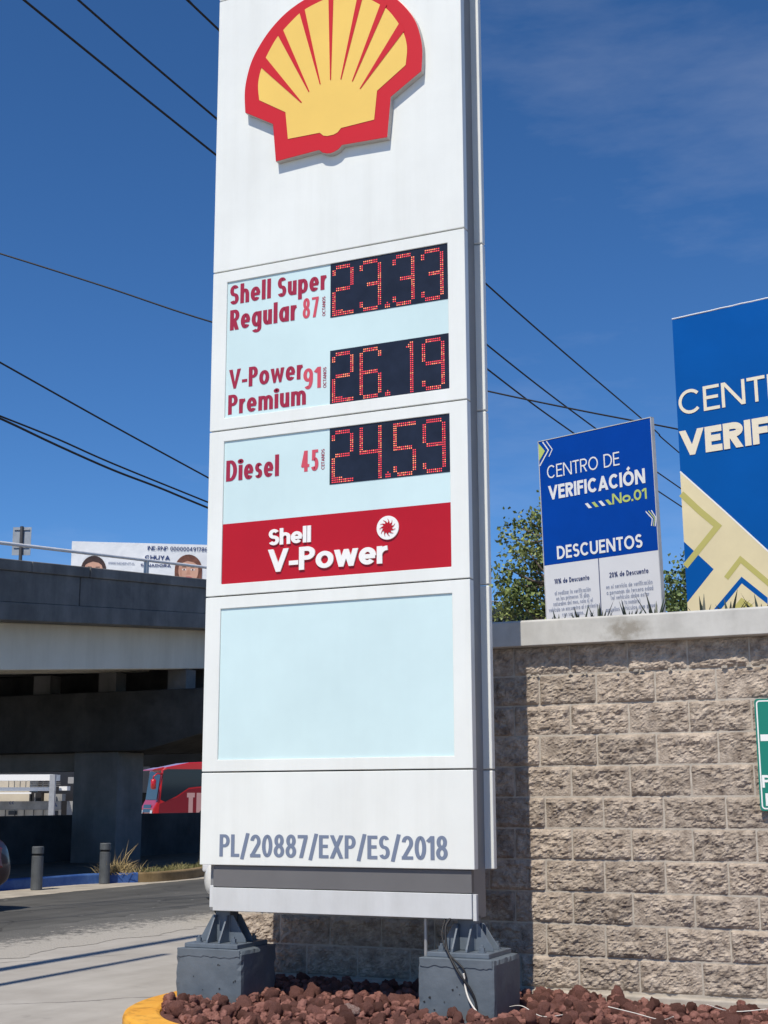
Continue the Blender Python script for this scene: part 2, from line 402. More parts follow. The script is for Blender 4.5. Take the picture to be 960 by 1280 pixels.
def text(mb, pl, string, x0, y0, cap, width, t=.16, d=0.003, N=5, xh=.68, gap=.09, mi=0, vertical=False, thick=0.0, sx=1.0):
    # width: total width to fill; the letters are condensed or widened, the stroke weight stays
    def total(k):
        s = 0
        for i, c in enumerate(string): s += glyph(c, k, t, 2, xh)[1] + (gap * min(1, k + .3) if i < len(string) - 1 else 0)
        return s
    lo, hi = .10, 3
    for _ in range(30):
        k = (lo + hi) / 2
        if total(k) * cap * sx < width: lo = k
        else: hi = k
    x = 0; z = 0
    for c in string:
        P, wd = glyph(c, k, t, N, xh)
        for pts, closed, cl in P:
            z += 1
            for q in ribbon(pts, closed, t):
                if cl: q = clip(q, *cl)
                if not q or len(q) < 3: continue
                def m_(p, dd):
                    a, b = (x + p.x) * cap * sx, p.y * cap
                    if vertical: a, b = -b, a
                    return pl(x0 + a, y0 + b, dd)
                dd = d + (z % 7) * 0.00025
                if thick: 
                    o = len(mb.v); n = len(q)
                    mb.v += [tuple(m_(p, dd + thick)) for p in q] + [tuple(m_(p, 0.0005)) for p in q]
                    mb.f.append(list(range(o, o + n))); mb.m.append(mi)
                    for i in range(n): mb.f.append([o + i, o + n + i, o + n + (i + 1) % n, o + (i + 1) % n]); mb.m.append(mi)
                else: mb.add([m_(p, dd) for p in q], [list(range(len(q)))], mi)
        x += wd + gap * min(1, k + .3)
def flat(mb, pl, pts, d=0.003, mi=0): mb.add([pl(a, b, d) for a, b in pts], [list(range(len(pts)))], mi)
def bar(mb, pl, pts, t, d=0.003, mi=0):
    for q in ribbon(pts, False, t): mb.add([pl(p.x, p.y, d) for p in q], [list(range(4))], mi)

# ------------------------------------------------------------------ ground, road, kerbs
M['concrete'] = mat('driveway_concrete', (0.36, 0.335, 0.30), 0.85, c2=(0.46, 0.435, 0.395), vscale=1.3, bump=0.25, bscale=90, vdetail=9, bdist=0.004)
streaks(M['concrete'], (3.2, .22, 1), (.72, .71, .69), .45)
streaks(M['concrete'], (1.6, 1.6, 1), (.45, .44, .43), .5, 3.3, .62, .72)
cracks(M['concrete'], .33, (.13, .12, .11), .006, .40)
M['earth'] = mat('raised_soil', (0.16, 0.12, 0.085), 0.95, var=0.3, vscale=3, bump=0.6, bscale=25)
def asphalt():
    m = mat('worn_asphalt', (0.064, 0.063, 0.059), 0.86, c2=(0.102, 0.100, 0.094), vscale=0.9, bump=0.45, bscale=120, vdetail=10, bdist=0.006)
    n = m.node_tree; b = n.nodes['Principled BSDF']; lk = b.inputs['Base Color'].links[0].from_socket
    t = n.nodes.new('ShaderNodeTexCoord')
    # faint wheel bands along the road plus worn flecks of old paint
    mp_ = n.nodes.new('ShaderNodeMapping'); mp_.inputs['Scale'].default_value = (1.3, 0.10, 1)
    z = n.nodes.new('ShaderNodeTexNoise'); z.inputs['Scale'].default_value = 2.0; z.inputs['Detail'].default_value = 4
    n.links.new(t.outputs['Object'], mp_.inputs['Vector']); n.links.new(mp_.outputs['Vector'], z.inputs['Vector'])
    r = n.nodes.new('ShaderNodeValToRGB'); r.color_ramp.elements[0].position = .35; r.color_ramp.elements[1].position = .7
    r.color_ramp.elements[0].color = (.78, .78, .78, 1); r.color_ramp.elements[1].color = (1.2, 1.2, 1.18, 1)
    n.links.new(z.outputs['Fac'], r.inputs['Fac'])
    mu = n.nodes.new('ShaderNodeMix'); mu.data_type = 'RGBA'; mu.blend_type = 'MULTIPLY'; mu.inputs[0].default_value = 1
    n.links.new(lk, mu.inputs[6]); n.links.new(r.outputs['Color'], mu.inputs[7])
    v = n.nodes.new('ShaderNodeTexNoise'); v.inputs['Scale'].default_value = 5.5; v.inputs['Detail'].default_value = 3
    mp2 = n.nodes.new('ShaderNodeMapping'); mp2.inputs['Scale'].default_value = (1.6, .5, 1)
    n.links.new(t.outputs['Object'], mp2.inputs['Vector']); n.links.new(mp2.outputs['Vector'], v.inputs['Vector'])
    r2 = n.nodes.new('ShaderNodeValToRGB'); r2.color_ramp.elements[0].position = .70; r2.color_ramp.elements[1].position = .75
    n.links.new(v.outputs['Fac'], r2.inputs['Fac'])
    m2 = n.nodes.new('ShaderNodeMix'); m2.data_type = 'RGBA'; m2.inputs[7].default_value = (.42, .41, .38, 1)
    n.links.new(r2.outputs['Color'], m2.inputs[0]); n.links.new(mu.outputs[2], m2.inputs[6])
    n.links.new(m2.outputs[2], b.inputs['Base Color'])
    return m
M['asphalt'] = asphalt()
cracks(M['asphalt'], .5, (.035, .034, .033), .012, .42)
def rubble():
    # the ragged strip where the asphalt has worn through to pale stone and concrete
    m = mat('broken_edge', (0.10, 0.098, 0.092), 0.95, c2=(0.14, 0.137, 0.128), vscale=2, bump=0.9, bscale=38, vdetail=8, bdist=0.02)
    n = m.node_tree; b = n.nodes['Principled BSDF']; lk = b.inputs['Base Color'].links[0].from_socket
    t = n.nodes.new('ShaderNodeTexCoord'); sx = n.nodes.new('ShaderNodeSeparateXYZ'); n.links.new(t.outputs['Object'], sx.inputs[0])
    mr = n.nodes.new('ShaderNodeMapRange'); mr.inputs['From Min'].default_value = -5.25; mr.inputs['From Max'].default_value = -3.75
    n.links.new(sx.outputs['X'], mr.inputs['Value'])
    z = n.nodes.new('ShaderNodeTexNoise'); z.inputs['Scale'].default_value = 9; z.inputs['Detail'].default_value = 9; z.inputs['Roughness'].default_value = .75
    z3 = n.nodes.new('ShaderNodeTexNoise'); z3.inputs['Scale'].default_value = 1.1; z3.inputs['Detail'].default_value = 3
    n.links.new(t.outputs['Object'], z.inputs['Vector']); n.links.new(t.outputs['Object'], z3.inputs['Vector'])
    a = n.nodes.new('ShaderNodeMath'); a.operation = 'MULTIPLY_ADD'; a.inputs[1].default_value = .42; n.links.new(mr.outputs['Result'], a.inputs[0]); n.links.new(z.outputs['Fac'], a.inputs[2])
    a2 = n.nodes.new('ShaderNodeMath'); a2.operation = 'MULTIPLY_ADD'; a2.inputs[1].default_value = .35; n.links.new(z3.outputs['Fac'], a2.inputs[0]); n.links.new(a.outputs[0], a2.inputs[2])
    r = n.nodes.new('ShaderNodeValToRGB'); r.color_ramp.elements[0].position = .82; r.color_ramp.elements[1].position = .95
    n.links.new(a2.outputs[0], r.inputs['Fac'])
    m2 = n.nodes.new('ShaderNodeMix'); m2.data_type = 'RGBA'; m2.inputs[7].default_value = (.40, .375, .335, 1)
    n.links.new(r.outputs['Color'], m2.inputs[0]); n.links.new(lk, m2.inputs[6]); n.links.new(m2.outputs[2], b.inputs['Base Color'])
    return m
M['rubble'] = rubble()
M['yellow_kerb'] = mat('yellow_kerb_paint', (0.74, 0.33, 0.022), 0.6, c2=(0.82, 0.42, 0.05), vscale=5, bump=0.25, bscale=40, bdist=0.006)
streaks(M['yellow_kerb'], (9, 9, 9), (.42, .38, .36), .7, 1.7, .50, .64)
M['blue_kerb'] = mat('blue_kerb_paint', (0.020, 0.075, 0.28), 0.65, c2=(0.06, 0.14, 0.36), vscale=4, bump=0.3, bscale=30)
M['old_kerb'] = mat('old_kerb_paint', (0.17, 0.115, 0.05), 0.8, c2=(0.28, 0.20, 0.10), vscale=3, bump=0.3, bscale=30)
M['gutter'] = mat('gutter_concrete', (0.40, 0.36, 0.30), 0.9, var=0.2, vscale=3, bump=0.3, bscale=40)

b = MB(); b.add([(-900, -900, 0), (900, -900, 0), (900, 900, 0), (-900, 900, 0)], [(0, 1, 2, 3)])
structure('ground', b, M['concrete'])
def strip(name, left, right, z, m, ys, jl=0.0, jr=0.0, seed=0):
    b = MB(); n = len(ys); vs = []
    for i, y in enumerate(ys):
        a = left(y) + jl * (noise.noise(Vector((y * 1.7, seed, 0))) + .6 * noise.noise(Vector((y * 6, seed, 3))))
        c = right(y) + jr * (noise.noise(Vector((y * 1.3, seed, 7))) + .7 * noise.noise(Vector((y * 5, seed, 9))))
        vs += [(a, y, z), (c, y, z)]
    b.add(vs, [(2 * i, 2 * i + 1, 2 * i + 3, 2 * i + 2) for i in range(n - 1)])
    return structure(name, b, m, fix=False)
ys = [-30 + .12 * i for i in range(620)]
strip('road', lambda y: -8.8, lambda y: -4.8, .0018, M['asphalt'], ys, .05, .16, 1)
strip('road_edge', lambda y: -5.35, lambda y: -3.66, .0035, M['rubble'], ys, .2, .22, 4)
strip('gutter', lambda y: -9.9, lambda y: -8.78, .0045, M['gutter'], ys, 0, .06, 8)
# kerb beside the overpass: blue paint, then faded yellow
def sweep(path, wd, z0, z1, m, name, rnd=.025, n=1):
    b = MB(); prof = [(-wd / 2, z0), (-wd / 2, z1 - rnd), (-wd / 2 + rnd * .3, z1 - rnd * .3), (-wd / 2 + rnd, z1), (wd / 2 - rnd, z1),
                      (wd / 2 - rnd * .3, z1 - rnd * .3), (wd / 2, z1 - rnd), (wd / 2, z0)]
    V2 = [Vector((p[0], p[1])) for p in path]; k = len(prof); vs = []
    for i, p in enumerate(V2):
        d = (V2[min(i + 1, len(V2) - 1)] - V2[max(i - 1, 0)]).normalized(); nn = Vector((-d.y, d.x))
        for a, z in prof: vs.append((p.x + nn.x * a, p.y + nn.y * a, z))
    fs = []
    for i in range(len(V2) - 1):
        for j in range(k - 1): fs.append((i * k + j, i * k + j + 1, (i + 1) * k + j + 1, (i + 1) * k + j))
    fs += [tuple(range(k)), tuple(range((len(V2) - 1) * k, len(V2) * k))[::-1]]
    b.add(vs, fs); return structure(name, b, m)
def smooth_path(pts, n=8):
    o = []
    for i in range(len(pts) - 1):
        p0 = Vector(pts[max(i - 1, 0)]); p1 = Vector(pts[i]); p2 = Vector(pts[i + 1]); p3 = Vector(pts[min(i + 2, len(pts) - 1)])
        for k in range(n):
            t = k / n
            o.append(.5 * ((2 * p1) + (p2 - p0) * t + (2 * p0 - 5 * p1 + 4 * p2 - p3) * t * t + (3 * p1 - p0 - 3 * p2 + p3) * t ** 3))
    o.append(Vector(pts[-1])); return o
kp = smooth_path([(-10.6, -6), (-10.5, 4), (-10.25, 9), (-10.02, 10.6), (-9.85, 12.1), (-9.30, 12.85)])
sweep(kp, .18, -.05, .17, M['blue_kerb'], 'kerb')
kp2 = smooth_path([(-9.30, 12.85), (-9.10, 13.2), (-9.10, 14.2), (-9.40, 15.6), (-9.7, 19), (-9.8, 40)])
sweep(kp2, .18, -.05, .168, M['old_kerb'], 'kerb')
b = MB(); pts = [(p.x - .085, p.y) for p in kp] + [(p.x - .085, p.y) for p in kp2[1:]]
pl_ = [(p[0], p[1], .14) for p in pts]
b.add(pl_ + [(-19.5, p[1], .14) for p in pts], [(i, i + 1, len(pts) + i + 1, len(pts) + i) for i in range(len(pts) - 1)])
M['dirt'] = mat('median_dirt', (0.10, 0.085, 0.065), 0.95, var=0.3, vscale=4, bump=0.5, bscale=25)
structure('median', b, M['dirt'], fix=False)
# yellow kerb round the island, and the bed inside it
isl = smooth_path([(-.32, 1.6), (-.32, .7), (-.30, .1), (-.22, -.22), (-.07, -.50), (.16, -.74), (.5, -.93), (1.1, -1.06), (2.2, -1.1), (5.2, -1.1)], 10)
sweep(isl, .23, -.05, .145, M['yellow_kerb'], 'kerb', rnd=.03)
M['bed'] = mat('bed_gravel', (0.085, 0.030, 0.022), 0.95, c2=(0.17, 0.07, 0.055), vscale=40, bump=1.0, bscale=45, bdist=0.02)
b = MB(); n = len(isl)
b.add([(p.x + .06, p.y + .06, .125) for p in isl] + [(max(p.x, -.26) + .06, 1.06, .125) for p in isl], [(i, i + 1, n + i + 1, n + i) for i in range(n - 1)])
structure('planting_bed', b, M['bed'], fix=False)
# raised ground behind the block wall
b = MB(); b.box(-.25, 60, 1.32, 60, -.1, 2.47)
structure('raised_ground', b, M['earth'])

# ------------------------------------------------------------------ the block wall
M['block'] = mat('split_face_block', (0.215, 0.170, 0.135), 0.95, c2=(0.525, 0.445, 0.365), vscale=13, bump=0.9, bscale=85, vdetail=10, bdist=0.010, island=0.12, lo=.33, hi=.66)
M['mortar'] = mat('mortar', (0.455, 0.41, 0.35), 0.95, var=0.15, vscale=12, bump=0.4, bscale=120, bdist=0.003)
M['cap'] = mat('cap_concrete', (0.46, 0.455, 0.43), 0.85, c2=(0.60, 0.595, 0.565), vscale=4, bump=0.15, bscale=70, vdetail=8, bdist=0.003)
streaks(M['cap'], (5, 5, 1.2), (.74, .73, .70), .6)
def add_stains(m, loc, sc, col, ns=7):
    n = m.node_tree; bs = n.nodes['Principled BSDF']; lk = bs.inputs['Base Color'].links[0].from_socket
    t = n.nodes.new('ShaderNodeTexCoord'); mp_ = n.nodes.new('ShaderNodeMapping')
    mp_.vector_type = 'TEXTURE'; mp_.inputs['Location'].default_value = loc; mp_.inputs['Scale'].default_value = sc
    g = n.nodes.new('ShaderNodeTexGradient'); g.gradient_type = 'SPHERICAL'
    z = n.nodes.new('ShaderNodeTexNoise'); z.inputs['Scale'].default_value = ns; z.inputs['Detail'].default_value = 8; z.inputs['Roughness'].default_value = .7
    n.links.new(t.outputs['Object'], mp_.inputs['Vector']); n.links.new(mp_.outputs['Vector'], g.inputs['Vector'])
    n.links.new(t.outputs['Object'], z.inputs['Vector'])
    mu = n.nodes.new('ShaderNodeMath'); mu.operation = 'MULTIPLY'; n.links.new(g.outputs['Fac'], mu.inputs[0]); n.links.new(z.outputs['Fac'], mu.inputs[1])
    r = n.nodes.new('ShaderNodeMapRange'); r.inputs['From Min'].default_value = .2; r.inputs['From Max'].default_value = .42; r.inputs['To Max'].default_value = .75
    n.links.new(mu.outputs[0], r.inputs['Value'])
    mx_ = n.nodes.new('ShaderNodeMix'); mx_.data_type = 'RGBA'; mx_.inputs[7].default_value = tuple(col) + (1,)
    n.links.new(r.outputs['Result'], mx_.inputs[0]); n.links.new(lk, mx_.inputs[6]); n.links.new(mx_.outputs[2], bs.inputs['Base Color'])
WX0, WX1 = -.40, 9.0
wall = empty('block_wall', (2.8, 1.1, 0), 'long wall of rough split-face tan concrete blocks under a pale concrete coping', 'wall')
# add stains in wall-local coordinates
add_stains(M['cap'], (2.62 - 2.8, .92 - 1.1, 2.47), (.30, .4, .17), (.22, .195, .155), 14)
b = MB(); b.box(WX0 + .01, WX1, 1.0285, 1.30, .05, 2.40); b.build('mortar_bed', M['mortar'], wall)
b = MB(); b.box(WX0 - .02, WX1, .975, 1.36, -.1, .198); b.build('wall_footing', M['mortar'], wall, bevel=.01)
b = MB()
offs = {0: 2.163 - .013, 1: 1.958 - .013}
for row in range(11):
    z0 = .21 + .2 * row; z1 = z0 + .2
    j0 = 2.19 - .007 * ((row * 7) % 5) + (.195 if row % 2 else 0.0) - .39 * 8
    for i in range(32):
        xa = j0 + .3925 * i; xb = xa + .3925
        xa = max(xa, WX0); xb = min(xb, WX1)
        if xb - xa < .03: continue
        fine = xa < 3.9
        gx, gz = ((max(4, int(38 * (xb - xa) / .39)), 19) if fine else (max(2, int(12 * (xb - xa) / .39)), 6))
        x0_, x1_, y0_, y1_ = xa + .004, xb - .004, z0 + .0042, z1 - .0042
        seed = random.uniform(0, 500); tilt = random.uniform(-.010, .010); tz = random.uniform(-.008, .012); base = random.uniform(-.004, .004)
        o = len(b.v)
        for jz in range(gz + 1):
            for jx in range(gx + 1):
                fx, fz = jx / gx, jz / gz
                x = x0_ + (x1_ - x0_) * fx; z = y0_ + (y1_ - y0_) * fz
                ed = min(fx * gx, (1 - fx) * gx, fz * gz, (1 - fz) * gz)
                en = .0 if ed < .5 else (.55 if ed < 1.5 else (.85 if ed < 2.5 else 1.0))
                p = Vector((x * 13 + seed, z * 17, seed * .3))
                rg = .5 - abs(noise.noise(p * 1.1)) * 2
                vd = noise.voronoi(Vector((x * 30 + seed, z * 44, seed)))[0]
                nn = .40 * noise.noise(p * .6) + .30 * rg + .50 * noise.noise(p * 2.1) + .55 * (vd[1] - vd[0] - .3) + .42 * noise.noise(p * 4.6)
                y = 1.029 - en * max(.0035, .015 + base + .0205 * nn + tilt * (fx - .5) * 2 + tz * (fz - .5) * 2)
                jit = .003 if en == 0 else 0
                b.v.append((x + jit * noise.noise(Vector((x * 60, z * 60, 1))), y, z + jit * noise.noise(Vector((x * 60, z * 60, 9)))))
        W1 = gx + 1
        for jz in range(gz):
            for jx in range(gx):
                a = o + jz * W1 + jx; b.f.append([a, a + 1, a + W1 + 1, a + W1]); b.m.append(0)
        ring = [o + i_ for i_ in range(W1)] + [o + jz * W1 + gx for jz in range(1, gz + 1)] + [o + gz * W1 + i_ for i_ in range(gx - 1, -1, -1)] + [o + jz * W1 for jz in range(gz - 1, 0, -1)]
        q = len(b.v)
        for r_ in ring: b.v.append((b.v[r_][0], 1.06, b.v[r_][2]))
        for i_ in range(len(ring)):
            k = (i_ + 1) % len(ring); b.f.append([ring[i_], q + i_, q + k, ring[k]]); b.m.append(0)
b.build('masonry', M['block'], wall, fix=False)
b = MB(); nx = 60
prof = [(.912, 2.402), (.912, 2.562), (.924, 2.574), (1.33, 2.574), (1.345, 2.56), (1.345, 2.402)]
vs = []
for i in range(nx + 1):
    x = WX0 - .1 + (WX1 - WX0 + .2) * i / nx
    for y, z in prof:
        wob = .004 * noise.noise(Vector((x * 1.5, y * 3, z)))
        vs.append((x, y + wob, z + (wob if z > 2.5 else wob * .5)))
k = len(prof); fs = []
for i in range(nx):
    for j in range(k): fs.append((i * k + j, i * k + (j + 1) % k, (i + 1) * k + (j + 1) % k, (i + 1) * k + j))
fs += [tuple(range(k)), tuple(range(nx * k, nx * k + k))[::-1]]
b.add(vs, fs); b.build('coping', M['cap'], wall, bevel=.004)
# mortar crumbs left on the ledge of the top course
b = MB()
for i in range(26):
    x = random.uniform(1.9, 3.9); r = random.uniform(.006, .016)
    o = [(x + r * math.cos(a) * random.uniform(.7, 1.6), 1.012 + r * .7 * math.sin(a), 2.209 + dz) for dz in (0, r) for a in (0, 1.6, 3.1, 4.7)]
    b.hexa(o)
b.build('mortar_crumbs', M['mortar'], wall)

# ------------------------------------------------------------------ the price sign
sign = empty('fuel_price_sign', (.95, .16, .5), 'tall white fuel price sign with red LED prices and a red and yellow scallop emblem', 'price sign')
SP = Plane((0, 0, 0), (1, 0, 0), (0, 0, 1), (0, -1, 0))
def tray(z0, z1, hole=None, yf=0.0, yb=.065, x0=0.0, x1=1.9, rec=.014):
    b = MB()
    if not hole:
        b.box(x0, x1, yf, yb, z0, z1); return b
    a0, a1, c0, c1 = hole
    O = [(x0, z0), (x1, z0), (x1, z1), (x0, z1)]; I = [(a0, c0), (a1, c0), (a1, c1), (a0, c1)]
    vs = [(x, yf, z) for x, z in O] + [(x, yf, z) for x, z in I] + [(x, yf + rec, z) for x, z in I] + [(x, yb, z) for x, z in O]
    fs = []
    for i in range(4):
        j = (i + 1) % 4
        fs += [(i, j, 4 + j, 4 + i), (4 + i, 4 + j, 8 + j, 8 + i), (i, 12 + i, 12 + j, j)]
    fs += [(12, 15, 14, 13), (8, 9, 10, 11)]
    b.add(vs, fs); return b
G = .0045
zs = [.99, 1.576, 2.732, 3.88, 5.039, 7.165, 7.75]
holes = [None, (.117, 1.78, 1.655, 2.647), (.117, 1.778, 2.813, 3.801), (.116, 1.78, 3.966, 4.955), None, None]
for i in range(6):
    tray(zs[i] + (G if i else 0), zs[i + 1] - G, holes[i]).build('front_panel', M['white_paint'], sign, bevel=.004)
    tray(zs[i] + (G if i else 0) - (.01 if i == 0 else 0), zs[i + 1] - G, None, .295, .35, -.012, 1.915).build('rear_panel', M['white_paint'] if 0 else M['core'] if 0 else M['white_paint'], sign, bevel=.007, seg=3)
b = MB(); b.box(.045, 1.858, .0652, .2948, .70, 7.7); b.build('core_box', M['core'], sign, bevel=.004)
# base skirt
b = MB(); b.box(.092, 1.872, .022, .064, .853, .986); b.build('skirt', M['band_dark'], sign, bevel=.003)
b = MB(); b.box(.094, 1.872, .016, .064, .705, .849); b.build('skirt', M['band_light'], sign, bevel=.003)
for q_ in ((1.8745, 1.897, .03, .064, .695, .847), (.062, .0905, .03, .064, .725, .86)):
    b = MB(); b.box(*q_); b.build('skirt_end', M['band_light'], sign, bevel=.002)
# lit panels, red band
for a0, a1, c0, c1 in (holes[1], holes[2], holes[3]):
    b = MB(); b.box(a0 + .001, a1 - .001, .0105, .0135, c0 + .001, c1 - .001); b.build('light_panel', M['screen'], sign)
b = MB(); b.box(.1185, 1.7765, .0075, .0104, 2.8145, 3.224); b.build('red_panel', M['red_panel'], sign)
SS = Plane((0, .0104, 0), (1, 0, 0), (0, 0, 1), (0, -1, 0))
SR = Plane((0, .0074, 0), (1, 0, 0), (0, 0, 1), (0, -1, 0))
def letters(name, m, *items, pl=SS, **kw):
    for it in items:
        b = MB(); text(b, pl, it[0], it[1], it[2], it[3], it[4], **kw); b.build(name, m, sign, fix=False)
letters('lettering', M['txt_red'], ('Shell', .136, 4.786, .142, .327), ('Super', .516, 4.781, .142, .378), ('Regular', .140, 4.598, .148, .527), t=.150, d=.0015, gap=.065, sx=1.4, xh=.73, N=7)
letters('lettering', M['txt_red'], ('V-Power', .143, 4.172, .139, .575), ('Premium', .139, 3.990, .140, .604), t=.150, d=.0015, gap=.065, sx=1.4, xh=.73, N=7)
letters('lettering', M['txt_red'], ('Diesel', .134, 3.519, .146, .410), t=.150, d=.0015, gap=.065, sx=1.4, xh=.73, N=7)
letters('octane_number', M['txt_pink'], ('87', .713, 4.596, .143, .122), t=.12, sx=1.25, N=7, d=.0015)
letters('octane_number', M['txt_pink'], ('91', .722, 4.094, .146, .133), t=.14, sx=1.3, N=7, d=.0015)
letters('octane_number', M['txt_pink'], ('45', .715, 3.527, .143, .126), t=.14, sx=1.3, N=7, d=.0015)
letters('small_lettering', M['txt_red'], ('OCTANOS', .886, 4.593, .024, .138), t=.16, d=.0015, vertical=True)
letters('small_lettering', M['txt_red'], ('OCTANOS', .896, 4.088, .024, .143), t=.16, d=.0015, vertical=True)
letters('small_lettering', M['txt_red'], ('CETANOS', .886, 3.529, .024, .139), t=.16, d=.0015, vertical=True)
letters('brand_lettering', M['txt_white'], ('Shell', .478, 3.048, .108, .316), ('V-Power', .478, 2.868, .152, .868), pl=SR, t=.19, thick=.010, d=0, gap=.03, xh=.74, N=8, sx=1.32)
letters('permit_lettering', M['txt_grey'], ('PL/20887/EXP/ES/2018', .148, 1.043, .139, 1.584), pl=SP, t=.135, d=.0015, gap=.05, N=8, sx=1.4)
# round emblem
b = MB(); ec = (1.346, 3.096); er = .077
b.prism([SR(ec[0] + er * math.cos(a * math.pi / 24), ec[1] + er * math.sin(a * math.pi / 24), .010) for a in range(48)], (0, 0, 0), (0, .0095, 0), 0)
for i in range(11):
    a = 2 * math.pi * i / 11 + .1; tip = a + .30
    pr = lambda r, q: (ec[0] + r * math.cos(q), ec[1] + r * math.sin(q))
    flat(b, SR, [pr(.0, 0), pr(.030, a - .28), pr(.043, a + .02), pr(.055, tip - .06), pr(.059, tip + .04), pr(.043, a + .16), pr(.030, a + .30)], .0125 + .0001 * i, 1)
b.build('emblem', [M['txt_white'], M['red_panel']], sign, fix=False)
# LED displays
def led(x0, x1, z0, z1, digits):
    b = MB(); b.box(x0, x1, .0075, .0104, z0, z1)
    d = b.build('led_display', M['led_face'], sign)
    wdt = x1 - x0; hgt = z1 - z0; p = .01345
    starts = [.024, .262, .545, .785]
    def digit(cells, xx, name='digit'):
        m = MB(); rnd = random.Random(int(xx * 1000) + int(z0 * 77))
        hot = [rnd.random() < .4 for _ in range(6)]
        for cx, cy in cells:
            x = xx + cx * p; z = z0 + .012 + cy * p * (hgt - .028) / (24.6 * p); r = .0046
            m.add([(x + r * math.cos(a), .0068, z + r * math.sin(a)) for a in (0.4, 1.45, 2.5, 3.54, 4.6, 5.64)], [tuple(range(6))], 1 if rnd.random() < (.45 if hot[(cx // 4 + cy // 9) % 6] else .18) else 0)
        m.build(name, [M['led_red'], M['led_orange']], d, fix=False)
    for s, c in zip(starts, digits):
        q = set()
        A = {(x, y) for x in range(2, 10) for y in (23, 24)}; D = {(x, y) for x in range(2, 10) for y in (0, 1)}
        Gm = {(x, y) for x in range(2, 10) for y in (12, 13)}
        Fl = {(x, y) for x in (0, 1) for y in range(14, 23)}; B_ = {(x, y) for x in (10, 11) for y in range(14, 23)}
        E_ = {(x, y) for x in (0, 1) for y in range(2, 12)}; C_ = {(x, y) for x in (10, 11) for y in range(2, 12)}
        ft = {(x, y) for x in (0, 1) for y in (20, 21, 22)}; eb = {(x, y) for x in (0, 1) for y in (2, 3, 4)}; bt = {(x, y) for x in (10, 11) for y in (20, 21, 22)}
        mr = {(x, y) for x in (10, 11) for y in (12, 13)}; ml = {(x, y) for x in (0, 1) for y in (12, 13)}
        if c == '2': q = A | B_ | Gm | E_ | ft | {(x, y) for x in range(12) for y in (0, 1)} | {(x, 2) for x in range(2, 6)}
        if c == '3': q = A | B_ | {(x, y) for x in range(4, 10) for y in (12, 13)} | mr | C_ | D | ft | eb
        if c == '6': q = A | Fl | E_ | Gm | ml | C_ | D | bt
        if c == '9': q = A | Fl | B_ | Gm | mr | C_ | D | eb
        if c == '4': q = Fl | B_ | Gm | mr | ml | C_ | {(x, y) for x in (0, 1, 10, 11) for y in (23, 24)} | {(x, y) for x in (10, 11) for y in (0, 1)}
        if c == '5': q = {(x, y) for x in range(12) for y in (23, 24)} | Fl | Gm | ml | C_ | D | eb
        if c == '1': q = {(x, y) for x in (9, 10) for y in range(0, 25)} | {(7, 22), (8, 23), (8, 22)}
        digit(sorted(q), x0 + s * wdt)
    digit([(0, 1), (2, 1), (1, 2), (1, 0), (1, 1), (0, 0), (2, 0)], x0 + .478 * wdt, 'decimal_point')
led(.924, 1.779, 4.573, 4.954, '2333'); led(.924, 1.779, 3.968, 4.339, '2619'); led(.924, 1.779, 3.421, 3.800, '2459')
# shell emblem on the top panel
LP = Plane((0, -.052, 0), (1, 0, 0), (0, 0, 1), (0, -1, 0))
xc = .949
half = [(.0, 5.735), (.026, 5.739), (.062, 5.752), (.088, 5.777), (.4285, 5.762), (.456, 6.052), (.683, 6.190)] + [(p.x, p.y) for p in smooth_path([(.683, 6.190), (.691, 6.335), (.678, 6.45), (.640, 6.578), (.575, 6.69), (.482, 6.80), (.36, 6.895), (.22, 6.958), (.10, 6.985), (0, 6.99)], 5)][1:-1]
outl = [(xc + a, z) for a, z in half] + [(xc - a, z) for a, z in half[:0:-1]]
lb = MB(); lb.prism([LP(a, z, 0) for a, z in outl], (0, 0, 0), (0, .0515, 0), 0, 1)
logo = lb.build('scallop_emblem', [M['logo_red'], M['logo_edge']], sign, bevel=.004)
yh = [(.025, 5.868), (.055, 5.878), (.082, 5.905), (.332, 5.912), (.354, 6.120), (.567, 6.260)] + [(p.x, p.y) for p in smooth_path([(.567, 6.260), (.579, 6.38), (.560, 6.485), (.520, 6.578), (.450, 6.690), (.390, 6.752), (.27, 6.846), (.19, 6.884), (.06, 6.915), (.01, 6.917)], 4)][1:]
yb_ = MB(); flat(yb_, LP, [(xc + a, z) for a, z in yh] + [(xc - a, z) for a, z in yh[::-1]], .0025)
yb_.build('emblem_face', M['logo_yellow'], logo, fix=False)
rb = MB()
tips = [(0, 6.284), (.080, 6.270), (.168, 6.234), (.227, 6.165)]
outs = [((-.022, 6.935), (.022, 6.935)), ((.195, 6.90), (.240, 6.885)), ((.380, 6.80), (.427, 6.765)), ((.537, 6.57), (.562, 6.515))]
outs = [((-.020, 6.935), (.020, 6.935)), ((.213, 6.900), (.256, 6.885)), ((.392, 6.79), (.432, 6.75)), ((.527, 6.59), (.560, 6.515))]
for i, (tp, (a, c)) in enumerate(zip(tips, outs)):
    for sgn in ((1,) if i == 0 else (1, -1)):
        flat(rb, LP, [(xc + sgn * (tp[0] - .004), tp[1]), (xc + sgn * (tp[0] + .004), tp[1] - .002), (xc + sgn * c[0], c[1]), (xc + sgn * a[0], a[1])], .005)
rb.build('emblem_ribs', M['logo_red'], logo, fix=False)
